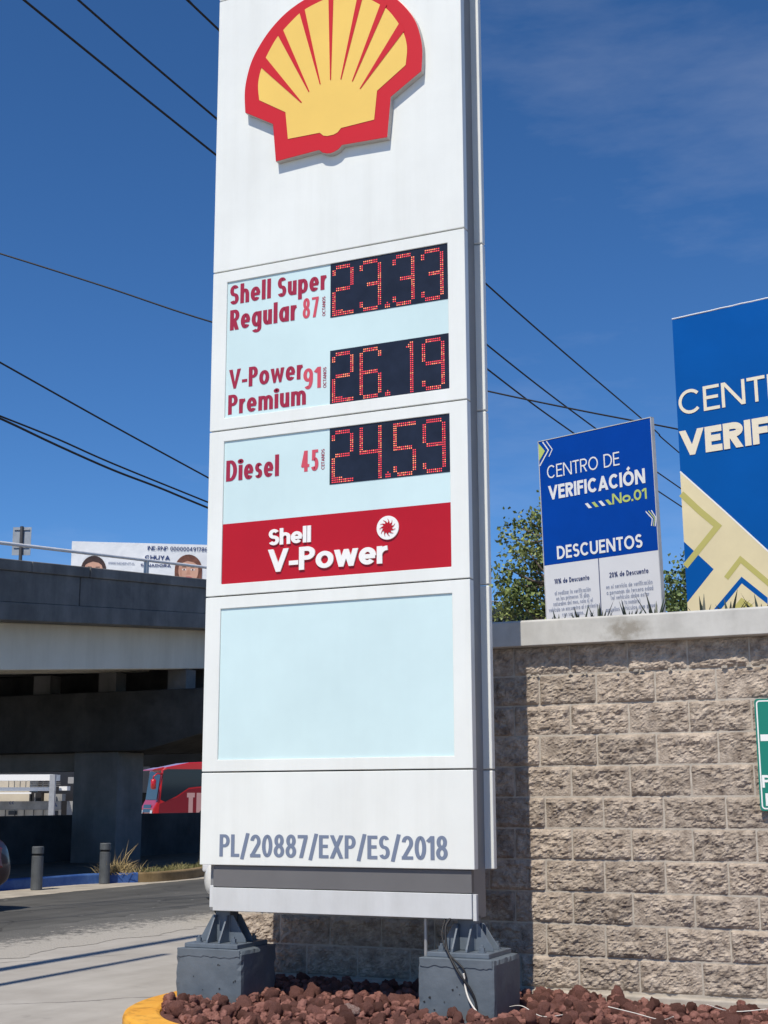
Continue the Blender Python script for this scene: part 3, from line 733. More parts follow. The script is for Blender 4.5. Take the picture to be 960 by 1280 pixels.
# posts with gussets on base plates
def foot(xc_, yc_, zp, ztop):
    pb = MB(); h = .055; pb.box(xc_ - h, xc_ + h, yc_ - h, yc_ + h, zp + .028, .72)
    post = pb.build('post', M['steel_blue'], sign, bevel=.006)
    b = MB(); b.box(xc_ - .195, xc_ + .195, yc_ - .195, yc_ + .195, zp, zp + .028); b.build('base_plate', M['steel_blue'], post, bevel=.004)
    zb = zp + .0285; ht = ztop - zb
    for ax in (0, 1):
        for s in (-1, 1):
            for o in (-1, 1):
                g = MB(); prof = [(h + .0005, zb), (.172, zb), (.168, zb + .018), (h + .022, zb + ht), (h + .0005, zb + ht)]
                t0 = o * (h - .010)
                pts = []
                for dlt in (-.006, .006):
                    for q, z in prof:
                        p = (xc_ + t0 + dlt, yc_ + s * q, z) if ax == 0 else (xc_ + s * q, yc_ + t0 + dlt, z)
                        pts.append(p)
                n = len(prof)
                g.add(pts, [tuple(range(n)), tuple(range(n, 2 * n))[::-1]] + [(i, (i + 1) % n, n + (i + 1) % n, n + i) for i in range(n)])
                g.build('gusset', M['steel_blue'], post, bevel=.002)
    for sx in (-1, 1):
        for sy in (-1, 1):
            g = MB(); cx_, cy_ = xc_ + sx * .128, yc_ + sy * .128
            g.tube([(cx_, cy_, zb), (cx_, cy_, zb + .006)], .026, 12); 
            g.tube([(cx_, cy_, zb + .0065), (cx_, cy_, zb + .028)], .018, 6)
            g.tube([(cx_, cy_, zb + .0285), (cx_, cy_, zb + .042)], .010, 8)
            g.build('bolt', M['steel_blue'], post)
foot(.115, .165, .478, .672); foot(1.803, .15, .492, .672)
M['footing'] = mat('footing_paint', (0.092, 0.115, 0.140), 0.6, c2=(0.128, 0.155, 0.185), vscale=5, bump=0.35, bscale=22, vdetail=8, bdist=0.008)
def footing(name, x0, x1, y0, y1, zt, label, seed):
    rnd = random.Random(seed)
    rt = empty(name, ((x0 + x1) / 2, (y0 + y1) / 2, 0), label, 'footing', 'painted footings under the price sign')
    b = MB(); n = 14
    # faces as grids so that edges are a little chipped
    def P(ix, iy, iz):
        x = x0 + (x1 - x0) * ix / n; y = y0 + (y1 - y0) * iy / n; z = .05 + (zt - .05) * iz / n
        v = Vector((x * 9 + seed, y * 9, z * 9)); a = noise.noise(v); c = noise.noise(v * 2.7)
        ch = 0
        ex = ix in (0, n); ey = iy in (0, n); ez = iz == n
        if ex + ey + ez >= 2: ch = max(0, c) * .016 + .003
        sx = 1 if ix == 0 else -1 if ix == n else 0; sy = 1 if iy == 0 else -1 if iy == n else 0; sz = -1 if ez else 0
        return (x + sx * (ch + .002 * a), y + sy * (ch + .002 * a), z + sz * ch)
    idx = {}
    def vid(*k):
        if k not in idx: idx[k] = len(b.v); b.v.append(P(*k))
        return idx[k]
    for i in range(n):
        for j in range(n):
            for q in ([(i, 0, j), (i + 1, 0, j), (i + 1, 0, j + 1), (i, 0, j + 1)], [(i, n, j), (i, n, j + 1), (i + 1, n, j + 1), (i + 1, n, j)],
                      [(0, i, j), (0, i, j + 1), (0, i + 1, j + 1), (0, i + 1, j)], [(n, i, j), (n, i + 1, j), (n, i + 1, j + 1), (n, i, j + 1)],
                      [(i, j, n), (i + 1, j, n), (i + 1, j + 1, n), (i, j + 1, n)]):
                b.f.append([vid(*k) for k in q]); b.m.append(0)
    # mortar levelling bed with a ragged lower edge
    c = MB(); k = 26; top = zt - .001
    prev = None; vs = []
    for i in range(k + 1):
        x = x0 + .012 + (x1 - x0 - .024) * i / k
        lo = zt - .048 - .016 * noise.noise(Vector((x * 17, seed, 0))) - .008 * noise.noise(Vector((x * 60, seed, 2)))
        vs += [(x, y0 - .006, top - .004), (x, y0 - .005, lo), (x, y0 + .004, lo - .004), (x, y0 + .002, top)]
    fs = []
    for i in range(k):
        for j in range(3): fs.append((i * 4 + j, i * 4 + j + 1, i * 4 + 5 + j, i * 4 + 4 + j))
        fs.append((i * 4 + 3, i * 4, i * 4 + 4, i * 4 + 7))
    c.add(vs, fs); c.build('mortar_skim', M['footing'], rt)
    for _ in range(8):
        x = rnd.uniform(x0 + .04, x1 - .04); z = rnd.uniform(.2, zt - .08); r = rnd.uniform(.002, .006)
        b.add([(x + r * (1.6 if rnd.random() < .3 else 1) * math.cos(a), y0 - .0035, z + r * math.sin(a) + .3 * r * math.cos(a)) for a in [i * .9 for i in range(7)]], [tuple(range(7))], 1)
    b.build('concrete_block', [M['footing'], M['dark']], rt)
footing('concrete_footing', -.128, .354, -.05, .40, .478, 'slate blue concrete footing beside the yellow kerb end, under the left post of the sign', 3)
footing('concrete_footing', 1.566, 2.042, -.08, .37, .492, 'slate blue concrete footing with loose cables hanging down its front face', 11)
# conduit and cables
c = MB(); c.tube([(1.533, .12, .70), (1.533, .12, .48), (1.536, .12, .12)], .011, 8)
tag(c.build('conduit', M['galv']), 'thin grey vertical conduit beside the cable-hung footing', 'conduit')
c = MB(); c.tube([tuple(p) for p in smooth_path([(1.735, .02, .705), (1.72, -.02, .66), (1.735, -.05, .56), (1.76, -.075, .515), (1.83, -.105, .42), (1.90, -.10, .33), (1.93, -.09, .25), (1.93, -.10, .16)])], .0075, 8)
c.tube([tuple(p) for p in smooth_path([(1.70, .03, .705), (1.70, -.03, .62), (1.75, -.07, .525), (1.85, -.10, .45), (1.875, -.10, .40), (1.86, -.10, .36)])], .005, 8)
tag(c.build('cable', M['cable'], smooth=True), 'black cables hanging from the base of the sign over its footing', 'cable')
c = MB(); c.tube([tuple(p) for p in smooth_path([(1.862, -.105, .415), (1.868, -.10, .38), (1.87, -.10, .34), (1.90, -.115, .27), (1.96, -.13, .20), (2.02, -.18, .165), (2.05, -.25, .16)])], .0055, 8)
tag(c.build('cable', M['cable_white'], smooth=True), 'white cable end hanging down the front of the right footing', 'cable')

# ------------------------------------------------------------------ evacuation sign on the block wall
M['sign_green'] = mat('sign_green', (0.006, 0.20, 0.145), 0.4)
gs = empty('safety_sign', (3.69, .985, 1.66), 'green and white safety sign fixed on the split-face block wall', 'sign')
GP = Plane((3.409, .972, 1.322), (1, 0, 0), (0, 0, 1), (0, -1, 0)); gw, gh = .56, .683
def rrect(x0, y0, x1, y1, r, n=5):
    o = []
    for cx_, cy_, a in ((x1 - r, y1 - r, 0), (x0 + r, y1 - r, 90), (x0 + r, y0 + r, 180), (x1 - r, y0 + r, 270)):
        o += [(cx_ + r * math.cos(R(a + 90 * i / n)), cy_ + r * math.sin(R(a + 90 * i / n))) for i in range(n + 1)]
    return o
b = MB(); b.prism([GP(x, y, 0) for x, y in rrect(0, 0, gw, gh, .02)], (0, 0, 0), (0, .006, 0)); b.build('panel', M['sign_green'], gs)
b = MB()
for q in ribbon([Vector(p) for p in rrect(.014, .014, gw - .014, gh - .014, .018)], True, .008): flat(b, GP, [(p.x, p.y) for p in q], .001)
b.build('border', M['txt_white'], gs, fix=False)
b = MB(); flat(b, GP, [(.026, .423), (.12, .423), (.12, .463), (.026, .463)], .001); flat(b, GP, [(.12, .40), (.17, .443), (.12, .486)], .0014)
b.build('arrow', M['txt_white'], gs, fix=False)
b = MB(); flat(b, GP, [(gw - .026, .423), (gw - .12, .423), (gw - .12, .463), (gw - .026, .463)][::-1], .001); flat(b, GP, [(gw - .12, .40), (gw - .17, .443), (gw - .12, .486)][::-1], .0014)
b.build('arrow', M['txt_white'], gs, fix=False)
for q_ in (('PUNTO DE', .021, .140, .076, .515), ('REUNIÓN', .036, .030, .076, .49)):
    b = MB(); text(b, GP, *q_, t=.20, d=.001); b.build('lettering', M['txt_white'], gs, fix=False)

# ------------------------------------------------------------------ the two billboards behind the wall
M['bill_blue'] = mat('billboard_blue', (0.001, 0.056, 0.36), 0.45, spec=.12, var=0.08, vscale=1.2, bump=0.12, bscale=5, bdist=0.02)
M['bill_blue2'] = mat('big_billboard_blue', (0.001, 0.090, 0.365), 0.45, spec=.12, var=0.06, vscale=1.1, bump=0.15, bscale=4, bdist=0.02)
M['bill_white'] = mat('billboard_white', (0.74, 0.75, 0.77), 0.5, var=0.03, vscale=2, bump=0.12, bscale=5, bdist=0.02)
M['bill_cream'] = mat('billboard_cream', (0.75, 0.655, 0.41), 0.5, var=0.05, vscale=2.5, bump=0.12, bscale=5, bdist=0.02)
M['bill_cream_txt'] = mat('cream_letter', (0.82, 0.74, 0.58), 0.5)
M['lime'] = mat('lime_print', (0.52, 0.62, 0.16), 0.5)
M['olive'] = mat('olive_print', (0.50, 0.46, 0.14), 0.5)
M['ink'] = mat('navy_ink', (0.03, 0.05, 0.16), 0.5)
M['ink_soft'] = mat('pale_ink', (0.30, 0.34, 0.45), 0.5)
M['frame_steel'] = mat('billboard_frame', (0.55, 0.56, 0.57), 0.5, var=0.1)
def nrm(r, u): return Vector(r).cross(Vector(u)).normalized()
r1 = Vector((.937, -.3491, -.011)).normalized(); u1 = Vector((-.0058, -.0469, .9989)).normalized()
P1 = Plane((.609, 5.556, 2.962), r1, u1, nrm(r1, u1))
bb = empty('billboard', (1.25, 5.45, 2.47), 'smaller blue and white billboard headed CENTRO DE VERIFICACIÓN with discount text below', 'billboard')
W1_, H1_ = 1.382, 2.074
def slab(pl, a0, a1, b0, b1, d0, d1, m, name, par, bevel=0.0):
    b = MB(); b.hexa([pl(a0, b0, d1), pl(a1, b0, d1), pl(a1, b0, d0), pl(a0, b0, d0), pl(a0, b1, d1), pl(a1, b1, d1), pl(a1, b1, d0), pl(a0, b1, d0)])
    return b.build(name, m, par, bevel=bevel)
slab(P1, 0, W1_, .779, H1_, -.012, 0, M['bill_blue'], 'printed_panel', bb)
slab(P1, 0, W1_, -.30, .777, -.012, 0, M['bill_white'], 'printed_panel', bb)
for a in (-.009, W1_ + .001): slab(P1, a, a + .008, -.45, H1_ + .01, -.05, .004, M['frame_steel'], 'frame_post', bb)
slab(P1, -.009, W1_ + .009, H1_ + .001, H1_ + .009, -.05, .004, M['frame_steel'], 'frame_rail', bb)
def blet(par, pl, m, items, name='lettering', **kw):
    for it in items:
        b = MB(); text(b, pl, *it, **kw); b.build(name, m, par, fix=False)
blet(bb, P1, M['txt_white'], [('CENTRO DE', .094, 1.670, .136, .905)], t=.105, gap=.10)
blet(bb, P1, M['txt_white'], [('VERIFICACIÓN', .100, 1.446, .146, 1.185)], t=.21, gap=.07)
blet(bb, P1, M['lime'], [('No.01', .886, 1.290, .106, .405)], t=.20, gap=.08)
b = MB()
for i in range(4):
    x = .552 + .0832 * i; flat(b, P1, [(x, 1.346), (x + .045, 1.292), (x + .085, 1.292), (x + .036, 1.348)], .003, i % 2)
b.build('stripes', [M['txt_white'], M['lime']], bb, fix=False)
blet(bb, P1, M['txt_white'], [('DESCUENTOS', .171, .824, .134, 1.04)], t=.18, gap=.09)
b = MB(); flat(b, P1, [(.001, 2.06), (.079, 1.967), (.001, 1.875)], .003, 1)
bar(b, P1, [(.055, 2.066), (.125, 1.968), (.004, 1.822)], .013, .003, 0); bar(b, P1, [(.104, 2.066), (.175, 1.968), (.129, 1.899)], .010, .003, 0)
b.build('chevrons', [M['txt_white'], M['lime']], bb, fix=False)
b = MB(); bar(b, P1, [(1.268, 1.168), (1.338, 1.088), (1.325, 1.02)], .010, .003, 0); bar(b, P1, [(1.30, 1.17), (1.362, 1.092), (1.348, 1.015)], .010, .003, 1); bar(b, P1, [(1.333, 1.17), (1.380, 1.092), (1.366, 1.01)], .010, .003, 0)
b.build('chevrons', [M['txt_white'], M['lime']], bb, fix=False)
b = MB(); flat(b, P1, [(.674, -.2), (.684, -.2), (.686, .777), (.676, .777)], .002); b.build('divider', M['ink'], bb, fix=False)
blet(bb, P1, M['ink'], [('10% de Descuento', .122, .578, .050, .437), ('20% de Descuento', .802, .572, .050, .457)], t=.17, N=2, name='small_lettering')
blet(bb, P1, M['ink_soft'], [('al realizar la verificación', .116, .463, .042, .453), ('en los primeros 15 días', .133, .408, .042, .416), ('naturales del mes, solo si el', .094, .355, .042, .492),
     ('vehículo se encuentra al corriente', .033, .298, .042, .618), ('con sus pagos.', .2, .242, .042, .27),
     ('en el servicio de verificación', .755, .463, .042, .543), ('a personas de tercera edad', .757, .406, .042, .544), ('(el vehículo debe estar', .806, .353, .042, .447),
     ('a tu nombre)', .929, .297, .042, .216), ('aquellos vehículos que pasen', .737, .240, .042, .60)], t=.13, N=2, name='small_lettering')
r2 = Vector((.9802, -.1977, .0046)).normalized(); u2 = Vector((-.0055, -.004, 1)).normalized()
P2 = Plane((2.239, 4.652, 2.804), r2, u2, nrm(r2, u2))
bb = empty('billboard', (3.4, 4.43, 2.47), 'big blue billboard with cream and olive zigzag print along its lower left', 'billboard')
W2_, H2_ = 2.35, 3.058
b = MB(); nx_, nz_ = 40, 40; vs = []
for j in range(nz_ + 1):
    for i in range(nx_ + 1):
        a, c = W2_ * i / nx_, -.3 + (H2_ + .3) * j / nz_
        top = 1 if j == nz_ else 0
        wv = .006 * noise.noise(Vector((a * 2.2, c * 1.1, 3))) + (.012 * noise.noise(Vector((a * 5, 0, 1))) if j >= nz_ - 1 else 0)
        vs.append(P2(a, c + (.012 * noise.noise(Vector((a * 4, 7, 0))) if top else 0), wv * .6))
b.add(vs, [(j * (nx_ + 1) + i, j * (nx_ + 1) + i + 1, (j + 1) * (nx_ + 1) + i + 1, (j + 1) * (nx_ + 1) + i) for j in range(nz_) for i in range(nx_)])
o_ = b.build('printed_panel', M['bill_blue2'], bb, smooth=True, fix=False)
slab(P2, .005, W2_ - .005, -.45, H2_ - .03, -.05, -.012, M['frame_steel'], 'frame', bb)
b = MB(); b.tube([tuple(P2(W2_ * i / 24, H2_ + .006 + .008 * noise.noise(Vector((i * .9, 2, 2))), -.004)) for i in range(25)], .008, 6); b.build('tarp_hem', M['bill_white'], bb)
blet(bb, P2, M['bill_cream_txt'], [('CENTRO DE', .022, 2.108, .236, 1.84)], t=.13, gap=.09, d=.0055, N=8)
blet(bb, P2, M['bill_cream_txt'], [('VERIFICACIÓN', .016, 1.713, .242, 2.27)], t=.25, gap=.055, d=.0055, N=8)
E0 = .006
b = MB(); flat(b, P2, [(0, -.3), (2.0, -.3), (1.86, -.3), (.784, .728), (.408, 1.135), (0, 1.565)], E0)
b.build('zigzag_field', M['bill_cream'], bb, fix=False)
b = MB(); bar(b, P2, [(0, 1.572), (.408, 1.142), (.784, .735), (1.86, -.293)], .014, E0 + .0006); b.build('zigzag_edge', M['txt_white'], bb, fix=False)
b = MB(); flat(b, P2, [(0, .909), (.272, .624), (.0, .345)], E0 + .001); flat(b, P2, [(.267, .274), (.331, .268), (.528, .469), (.753, .262), (.756, .319), (.529, .529)][::-1], E0 + .001)
flat(b, P2, [(.267, .274), (-.2 + .267, .06), (-.13 + .267, .06), (.331, .268)], E0 + .001); b.build('zigzag_print', M['bill_blue2'], bb, fix=False)
b = MB(); bar(b, P2, [(.0, 1.36), (.17, 1.175), (.335, 1.013), (.0, .678)], .058, E0 + .0016); bar(b, P2, [(.385, .53), (.53, .685), (.80, .42)], .048, E0 + .0016)
flat(b, P2, [(.458, .283), (.516, .341), (.614, .269), (.62, .1), (.4, .1)], E0 + .0018); b.build('zigzag_print', M['olive'], bb, fix=False)

# ------------------------------------------------------------------ plants: spiky agaves on the wall, trees behind
def leafmat(name, c, c2, isl=.35):
    m = mat(name, c, 0.5, c2=c2, vscale=2.2, island=isl, spec=.35)
    bs = m.node_tree.nodes['Principled BSDF']; bs.inputs['Transmission Weight'].default_value = 0.0
    return m
M['agave'] = leafmat('agave_leaf', (0.020, 0.030, 0.022), (0.055, 0.07, 0.045))
M['leaf'] = leafmat('tree_leaf', (0.085, 0.125, 0.03), (0.25, 0.285, 0.10), .55)
M['leaf2'] = leafmat('bush_leaf', (0.065, 0.105, 0.03), (0.16, 0.21, 0.07), .5)
M['bark'] = mat('bark', (0.13, 0.10, 0.075), 0.9, var=0.3, vscale=12, bump=0.6, bscale=40)
spots = [(1.60, .9), (1.71, .8), (1.80, 1.0), (1.88, .9), (2.012, .95), (2.175, 1.15), (2.313, 1.15), (2.522, 1.05), (2.712, 1.25), (3.027, 1.15), (3.208, 1.2), (3.397, 1.15), (3.62, 1.1), (3.86, 1.0)]
lab = ['spiky dark agave on the wall nearest the sign pylon', 'second spiky agave from the sign pylon on the wall top', 'third spiky agave on the wall top, in front of the tree', 'spiky agave on the wall just left of the white billboard panel',
       'spiky agave in front of the left end of the white billboard panel', 'spiky agave before the first column of small billboard text', 'spiky agave under the divider line of the white billboard panel',
       'spiky agave before the right column of small billboard text', 'tall spiky agave at the right edge of the white billboard panel', 'spiky agave before the blue quarter of the cream zigzag billboard',
       'spiky agave beside the blue chevron of the big billboard', 'spiky agave under the olive tip near the right frame edge', 'spiky agave further right behind the coping', 'last spiky agave at the right behind the coping']
for (x, sc), lb_ in zip(spots[:12], lab):
    rt = empty('agave', (x, 1.42 + random.uniform(-.03, .05), 2.51), lb_, 'agave', 'agaves along the top of the block wall')
    b = MB(); o = rt.location
    for i in range(17):
        az = 2 * math.pi * i / 17 * 2.618 + random.uniform(-.2, .2); el_ = R(random.uniform(24, 74)); ln_ = (.165 + .085 * random.random()) * sc; wd_ = .013
        d = Vector((math.cos(az) * math.cos(el_), math.sin(az) * math.cos(el_), math.sin(el_))); sd_ = Vector((-math.sin(az), math.cos(az), 0)); up_ = d.cross(sd_)
        q = []
        for t_, wf in ((0, .8), (.35, 1), (.7, .6), (1, .06)):
            p = o + d * ln_ * t_ + Vector((0, 0, -.05 * t_ * t_ * math.cos(el_)))
            q += [p - sd_ * wd_ * wf, p - up_ * wd_ * .5 * wf, p + sd_ * wd_ * wf]
        b.add(q, [(3 * i_ + j, 3 * i_ + j + 1, 3 * i_ + 4 + j, 3 * i_ + 3 + j) for i_ in range(3) for j in (0, 1)] + [(3 * i_ + 2, 3 * i_, 3 * i_ + 3, 3 * i_ + 5) for i_ in range(3)])
    b.tube([o + Vector((0, 0, -.05)), o + Vector((0, 0, .05))], [.03, .018], 7)
    b.build('leaves', M['agave'], rt, fix=False)
def tree(label, basept, clumps, leaf, m, seed, dens=1.0, trunk=.10, group='trees behind the billboards'):
    rnd = random.Random(seed)
    rt = empty('tree', basept, label, 'tree', group); o = Vector(basept)
    top = max((c[0] for c in clumps), key=lambda p: p.z)
    tb = MB(); mid = [o + (Vector((top.x, top.y, top.z)) - o) * f + Vector((.12 * noise.noise(Vector((f * 3, seed, 0))), .12 * noise.noise(Vector((f * 3, seed, 5))), 0)) for f in (0, .2, .4, .6, .8, 1)]
    tb.tube(mid, [trunk, trunk * .85, trunk * .65, trunk * .45, trunk * .28, trunk * .1], 9)
    for c, r, n in clumps:
        j = min(range(1, 5), key=lambda k: (mid[k] - c).length + (2 if mid[k].z > c.z else 0))
        a = mid[j]; q = [a, a.lerp(c, .5) + Vector((0, 0, -.08)), c]
        tb.tube(q, [trunk * .28, trunk * .18, trunk * .06], 6)
    tb.build('trunk', M['bark'], rt, smooth=True)
    lb_ = MB()
    for c, r, n in clumps:
        twigs = [Vector((rnd.gauss(0, 1), rnd.gauss(0, 1), rnd.gauss(0, 1))).normalized() * r * rnd.uniform(.35, 1.0) for _ in range(max(4, int(n / 12)))]
        for _ in range(int(n * dens)):
            tw = rnd.choice(twigs); f = rnd.uniform(.55, 1.1)
            p = c + tw * f + Vector((rnd.gauss(0, 1), rnd.gauss(0, 1), rnd.gauss(0, 1))) * leaf * 1.5
            d = Vector((rnd.gauss(0, 1), rnd.gauss(0, 1), rnd.gauss(-.35, .8))).normalized()
            s_ = d.cross(Vector((rnd.gauss(0, 1), rnd.gauss(0, 1), rnd.gauss(0, 1)))).normalized(); nn = d.cross(s_)
            L_ = leaf * rnd.uniform(.7, 1.35); w_ = L_ * rnd.uniform(.30, .42)
            a, e = p, p + d * L_; m1 = p + d * L_ * .45 + s_ * w_ + nn * w_ * .25; m2 = p + d * L_ * .45 - s_ * w_ + nn * w_ * .25
            lb_.add([a, m1, e, m2], [(0, 1, 2), (0, 2, 3)])
    lb_.build('crown', m, rt, fix=False)
rr = random.Random(5)
def cl(px, py, rp, D, n):
    return (at(px, py, D=D + rr.uniform(-.5, .5)), rp * D / 1762, n)
T1 = [(688, 628, 9, 60), (680, 648, 13, 110), (664, 652, 9, 60), (641, 655, 6, 45), (672, 668, 14, 120), (634, 672, 5, 26), (655, 682, 11, 80), (676, 690, 15, 130), (644, 690, 7, 45), (664, 704, 12, 95), (682, 712, 14, 120),
      (632, 710, 8, 60), (635, 727, 9, 75), (651, 718, 5, 22), (663, 732, 13, 120), (684, 738, 14, 120), (640, 746, 14, 150), (660, 754, 16, 190), (684, 760, 15, 160), (630, 760, 10, 110), (648, 768, 13, 150), (622, 768, 8, 70), (672, 772, 14, 130),
      (703, 650, 16, 120), (710, 690, 20, 170), (712, 735, 20, 170), (700, 612, 8, 40), (735, 700, 18, 120), (735, 750, 18, 120), (710, 775, 18, 100)]
b0 = at(702, 800, D=21); tree('tall loose green tree between the sign and the smaller billboard', (b0.x, b0.y, 2.47), [cl(*c[:3], 21, c[3]) for c in T1], .076, M['leaf'], 3, dens=1.35)
T2 = [(856, 706, 6, 45), (853, 722, 8, 75), (836, 728, 7, 60), (842, 745, 10, 120), (856, 745, 9, 110), (832, 756, 9, 100), (848, 762, 11, 120), (868, 720, 12, 80), (872, 750, 14, 100), (815, 760, 10, 60)]
b0 = at(858, 800, D=19); tree('bushy green tree in the gap between the two billboards', (b0.x, b0.y, 2.47), [cl(*c[:3], 19, c[3]) for c in T2], .066, M['leaf2'], 8, trunk=.07, dens=1.5)

# ------------------------------------------------------------------ red volcanic rock in the bed
def rockmat():
    m = mat('lava_rock', (0.14, 0.057, 0.046), 0.95, c2=(0.34, 0.168, 0.138), vscale=14, bump=1.0, bscale=60, bdist=0.014, lo=.3, hi=.7, spec=.15)
    n = m.node_tree; bs = n.nodes['Principled BSDF']; lk = bs.inputs['Base Color'].links[0].from_socket
    oi = n.nodes.new('ShaderNodeObjectInfo'); mr = n.nodes.new('ShaderNodeMapRange'); mr.inputs['To Min'].default_value = .62; mr.inputs['To Max'].default_value = 1.4
    n.links.new(oi.outputs['Random'], mr.inputs['Value']); vm = n.nodes.new('ShaderNodeVectorMath'); vm.operation = 'SCALE'
    n.links.new(lk, vm.inputs[0]); n.links.new(mr.outputs['Result'], vm.inputs['Scale']); n.links.new(vm.outputs['Vector'], bs.inputs['Base Color'])
    return m
M['rock'] = rockmat()
M['rock_pale'] = mat('pale_rock', (0.24, 0.10, 0.08), 0.95, c2=(0.62, 0.50, 0.44), vscale=16, bump=1.0, bscale=50, bdist=0.012, lo=.45, hi=.6)
def rock_mesh(seed, sub=3):
    bm = bmesh.new(); bmesh.ops.create_icosphere(bm, subdivisions=sub, radius=1.0); rnd = random.Random(seed)
    sx, sy, sz = rnd.uniform(.85, 1.25), rnd.uniform(.75, 1.05), rnd.uniform(.6, .85)
    cuts = [(Vector((rnd.gauss(0, 1), rnd.gauss(0, 1), rnd.gauss(0, 1))).normalized(), rnd.uniform(.62, .9)) for _ in range(9)]
    for v in bm.verts:
        p = v.co.copy()
        for nn, dd in cuts:
            k = p.dot(nn)
            if k > dd: p -= nn * (k - dd) * .85
        q = v.co * 1.4 + Vector((seed * 7.1, 0, 0)); p *= 1 + .22 * noise.noise(q) + .20 * noise.noise(q * 2.6) + .12 * noise.noise(q * 6)
        v.co = Vector((p.x * sx, p.y * sy, p.z * sz))
    me = bpy.data.meshes.new('lava_rock'); bm.to_mesh(me); bm.free()
    for p in me.polygons: p.use_smooth = True
    me.materials.append(M['rock']); return me
RM = [rock_mesh(i) for i in range(8)]
def blocked(x, y, r):
    return (-.135 - r * .8 < x < .36 + r * .8 and -.055 - r * .8 < y < .45) or (1.56 - r * .8 < x < 2.045 + r * .8 and -.09 - r * .8 < y < .42)
cand = []
rr = random.Random(21)
def inside(x, y, mgn=.0):
    if x > .5: lim = -.85
    else: lim = -.12 - .64 * max(0, x + .22) / .58 if x > -.22 else .0
    return x > -.19 and y > lim + mgn
for layer, sp in ((0, .062), (1, .095)):
    yy = -.82
    while yy < .975:
        xx = -.18
        while xx < 3.9:
            x, y = xx + rr.uniform(-.03, .03), yy + rr.uniform(-.03, .03)
            r = rr.choice([.020, .024, .028, .032, .036, .046]) * rr.uniform(.9, 1.15)
            if layer: r *= 1.05
            vis = y > -.84 + .432 * (x - .36) - .26
            if vis and inside(x, y, .035) and not blocked(x, y, r) and y < .965 - r * .6 and rr.random() < (.97 if layer == 0 else .62):
                heap = .014 * (noise.noise(Vector((x * 2.2, y * 2.2, 0))) + .4) + (.022 if 1.0 > abs(x - .9) and y > -.3 else .0)
                heap += max(0, .5 - abs(x - 2.35)) * .09
                z = .125 + max(0, heap) + r * .45 + (.028 if layer else 0)
                cand.append((((Vector((x, y, z)) - CAM).length) / r, x, y, z, r))
            xx += sp
        yy += sp
def in_view(x, y): 
    d = Vector((x, y, .15)) - CAM; f_ = d.dot(_f); px = 480 + FPX * d.dot(_r2) / f_; py = 640 - FPX * d.dot(_u2) / f_
    return -20 < px < 980 and py < 1300
cand.sort(key=lambda c: (not in_view(c[1], c[2]), c[0]))
RL = 'porous dark red lava rock lying in the planting bed below the sign and block wall'
n_ = 0; rest = MB()
for _, x, y, z, r in cand:
    rot = (rr.uniform(0, 6.28), rr.uniform(0, 6.28), rr.uniform(0, 6.28))
    if n_ < 299:
        o = bpy.data.objects.new('lava_rock', RM[n_ % 8]); COL.objects.link(o); o.location = (x, y, z); o.rotation_euler = rot
        o.scale = (r, r, r); tag(o, RL, 'rock', 'red lava rocks in the planting bed'); n_ += 1
    else:
        me = RM[rr.randrange(8)]; mt = Matrix.Translation((x, y, z)) @ Matrix.Rotation(rot[2], 4, 'Z') @ Matrix.Rotation(rot[0], 4, 'X') @ Matrix.Scale(r, 4)
        rest.add([mt @ v.co for v in me.vertices], [tuple(p.vertices) for p in me.polygons])
small = [rock_mesh(50 + i, 2) for i in range(4)]
for _ in range(2600):
    x, y = rr.uniform(-.2, 3.9), rr.uniform(-.85, .97); r = rr.uniform(.009, .022)
    if inside(x, y, .05) and not blocked(x, y, r) and y > -.84 + .432 * (x - .36) - .3:
        me = rr.choice(small); mt = Matrix.Translation((x, y, .128 + r * .5 + max(0, .030 * (noise.noise(Vector((x * 2.2, y * 2.2, 0))) + .4)))) @ Matrix.Rotation(rr.uniform(0, 6), 4, 'Z') @ Matrix.Rotation(rr.uniform(0, 6), 4, 'X') @ Matrix.Scale(r, 4)
        rest.add([mt @ v.co for v in me.vertices], [tuple(p.vertices) for p in me.polygons])
o = rest.build('lava_gravel', M['rock'], fix=False, smooth=True); tag(o, 'finer broken red lava stones filling the planting bed between the larger rocks', 'gravel', kind='stuff')
pr_ = at(437, 1264, Z=.20); me = rock_mesh(77); me.materials[0] = M['rock_pale']
o = bpy.data.objects.new('lava_rock', me); COL.objects.link(o); o.location = pr_; o.scale = (.056, .05, .062); tag(o, 'large rounded rock with a pale pinkish patch among the red lava rocks', 'rock', 'red lava rocks in the planting bed')
for k, pts in enumerate(([(2.06, .12), (2.16, .05), (2.30, -.02), (2.45, -.10)], [(2.62, .22), (2.78, .18), (2.95, .10), (3.05, -.02)], [(3.12, .52), (3.25, .58), (3.45, .60)])):
    c = MB(); c.tube([tuple(p) for p in smooth_path([(x, y, .215 + .022 * math.sin(i * 2.2 + k)) for i, (x, y) in enumerate(pts)])], .0026, 6)
    tag(c.build('wire', M['cable_white']), ['thin pale wire on the rocks right beside the cable-hung footing', 'thin pale wire curving over the rocks below the middle of the block wall', 'thin pale wire on the rocks near the right edge of the wall'][k], 'wire', 'loose pale wires on the lava rocks')

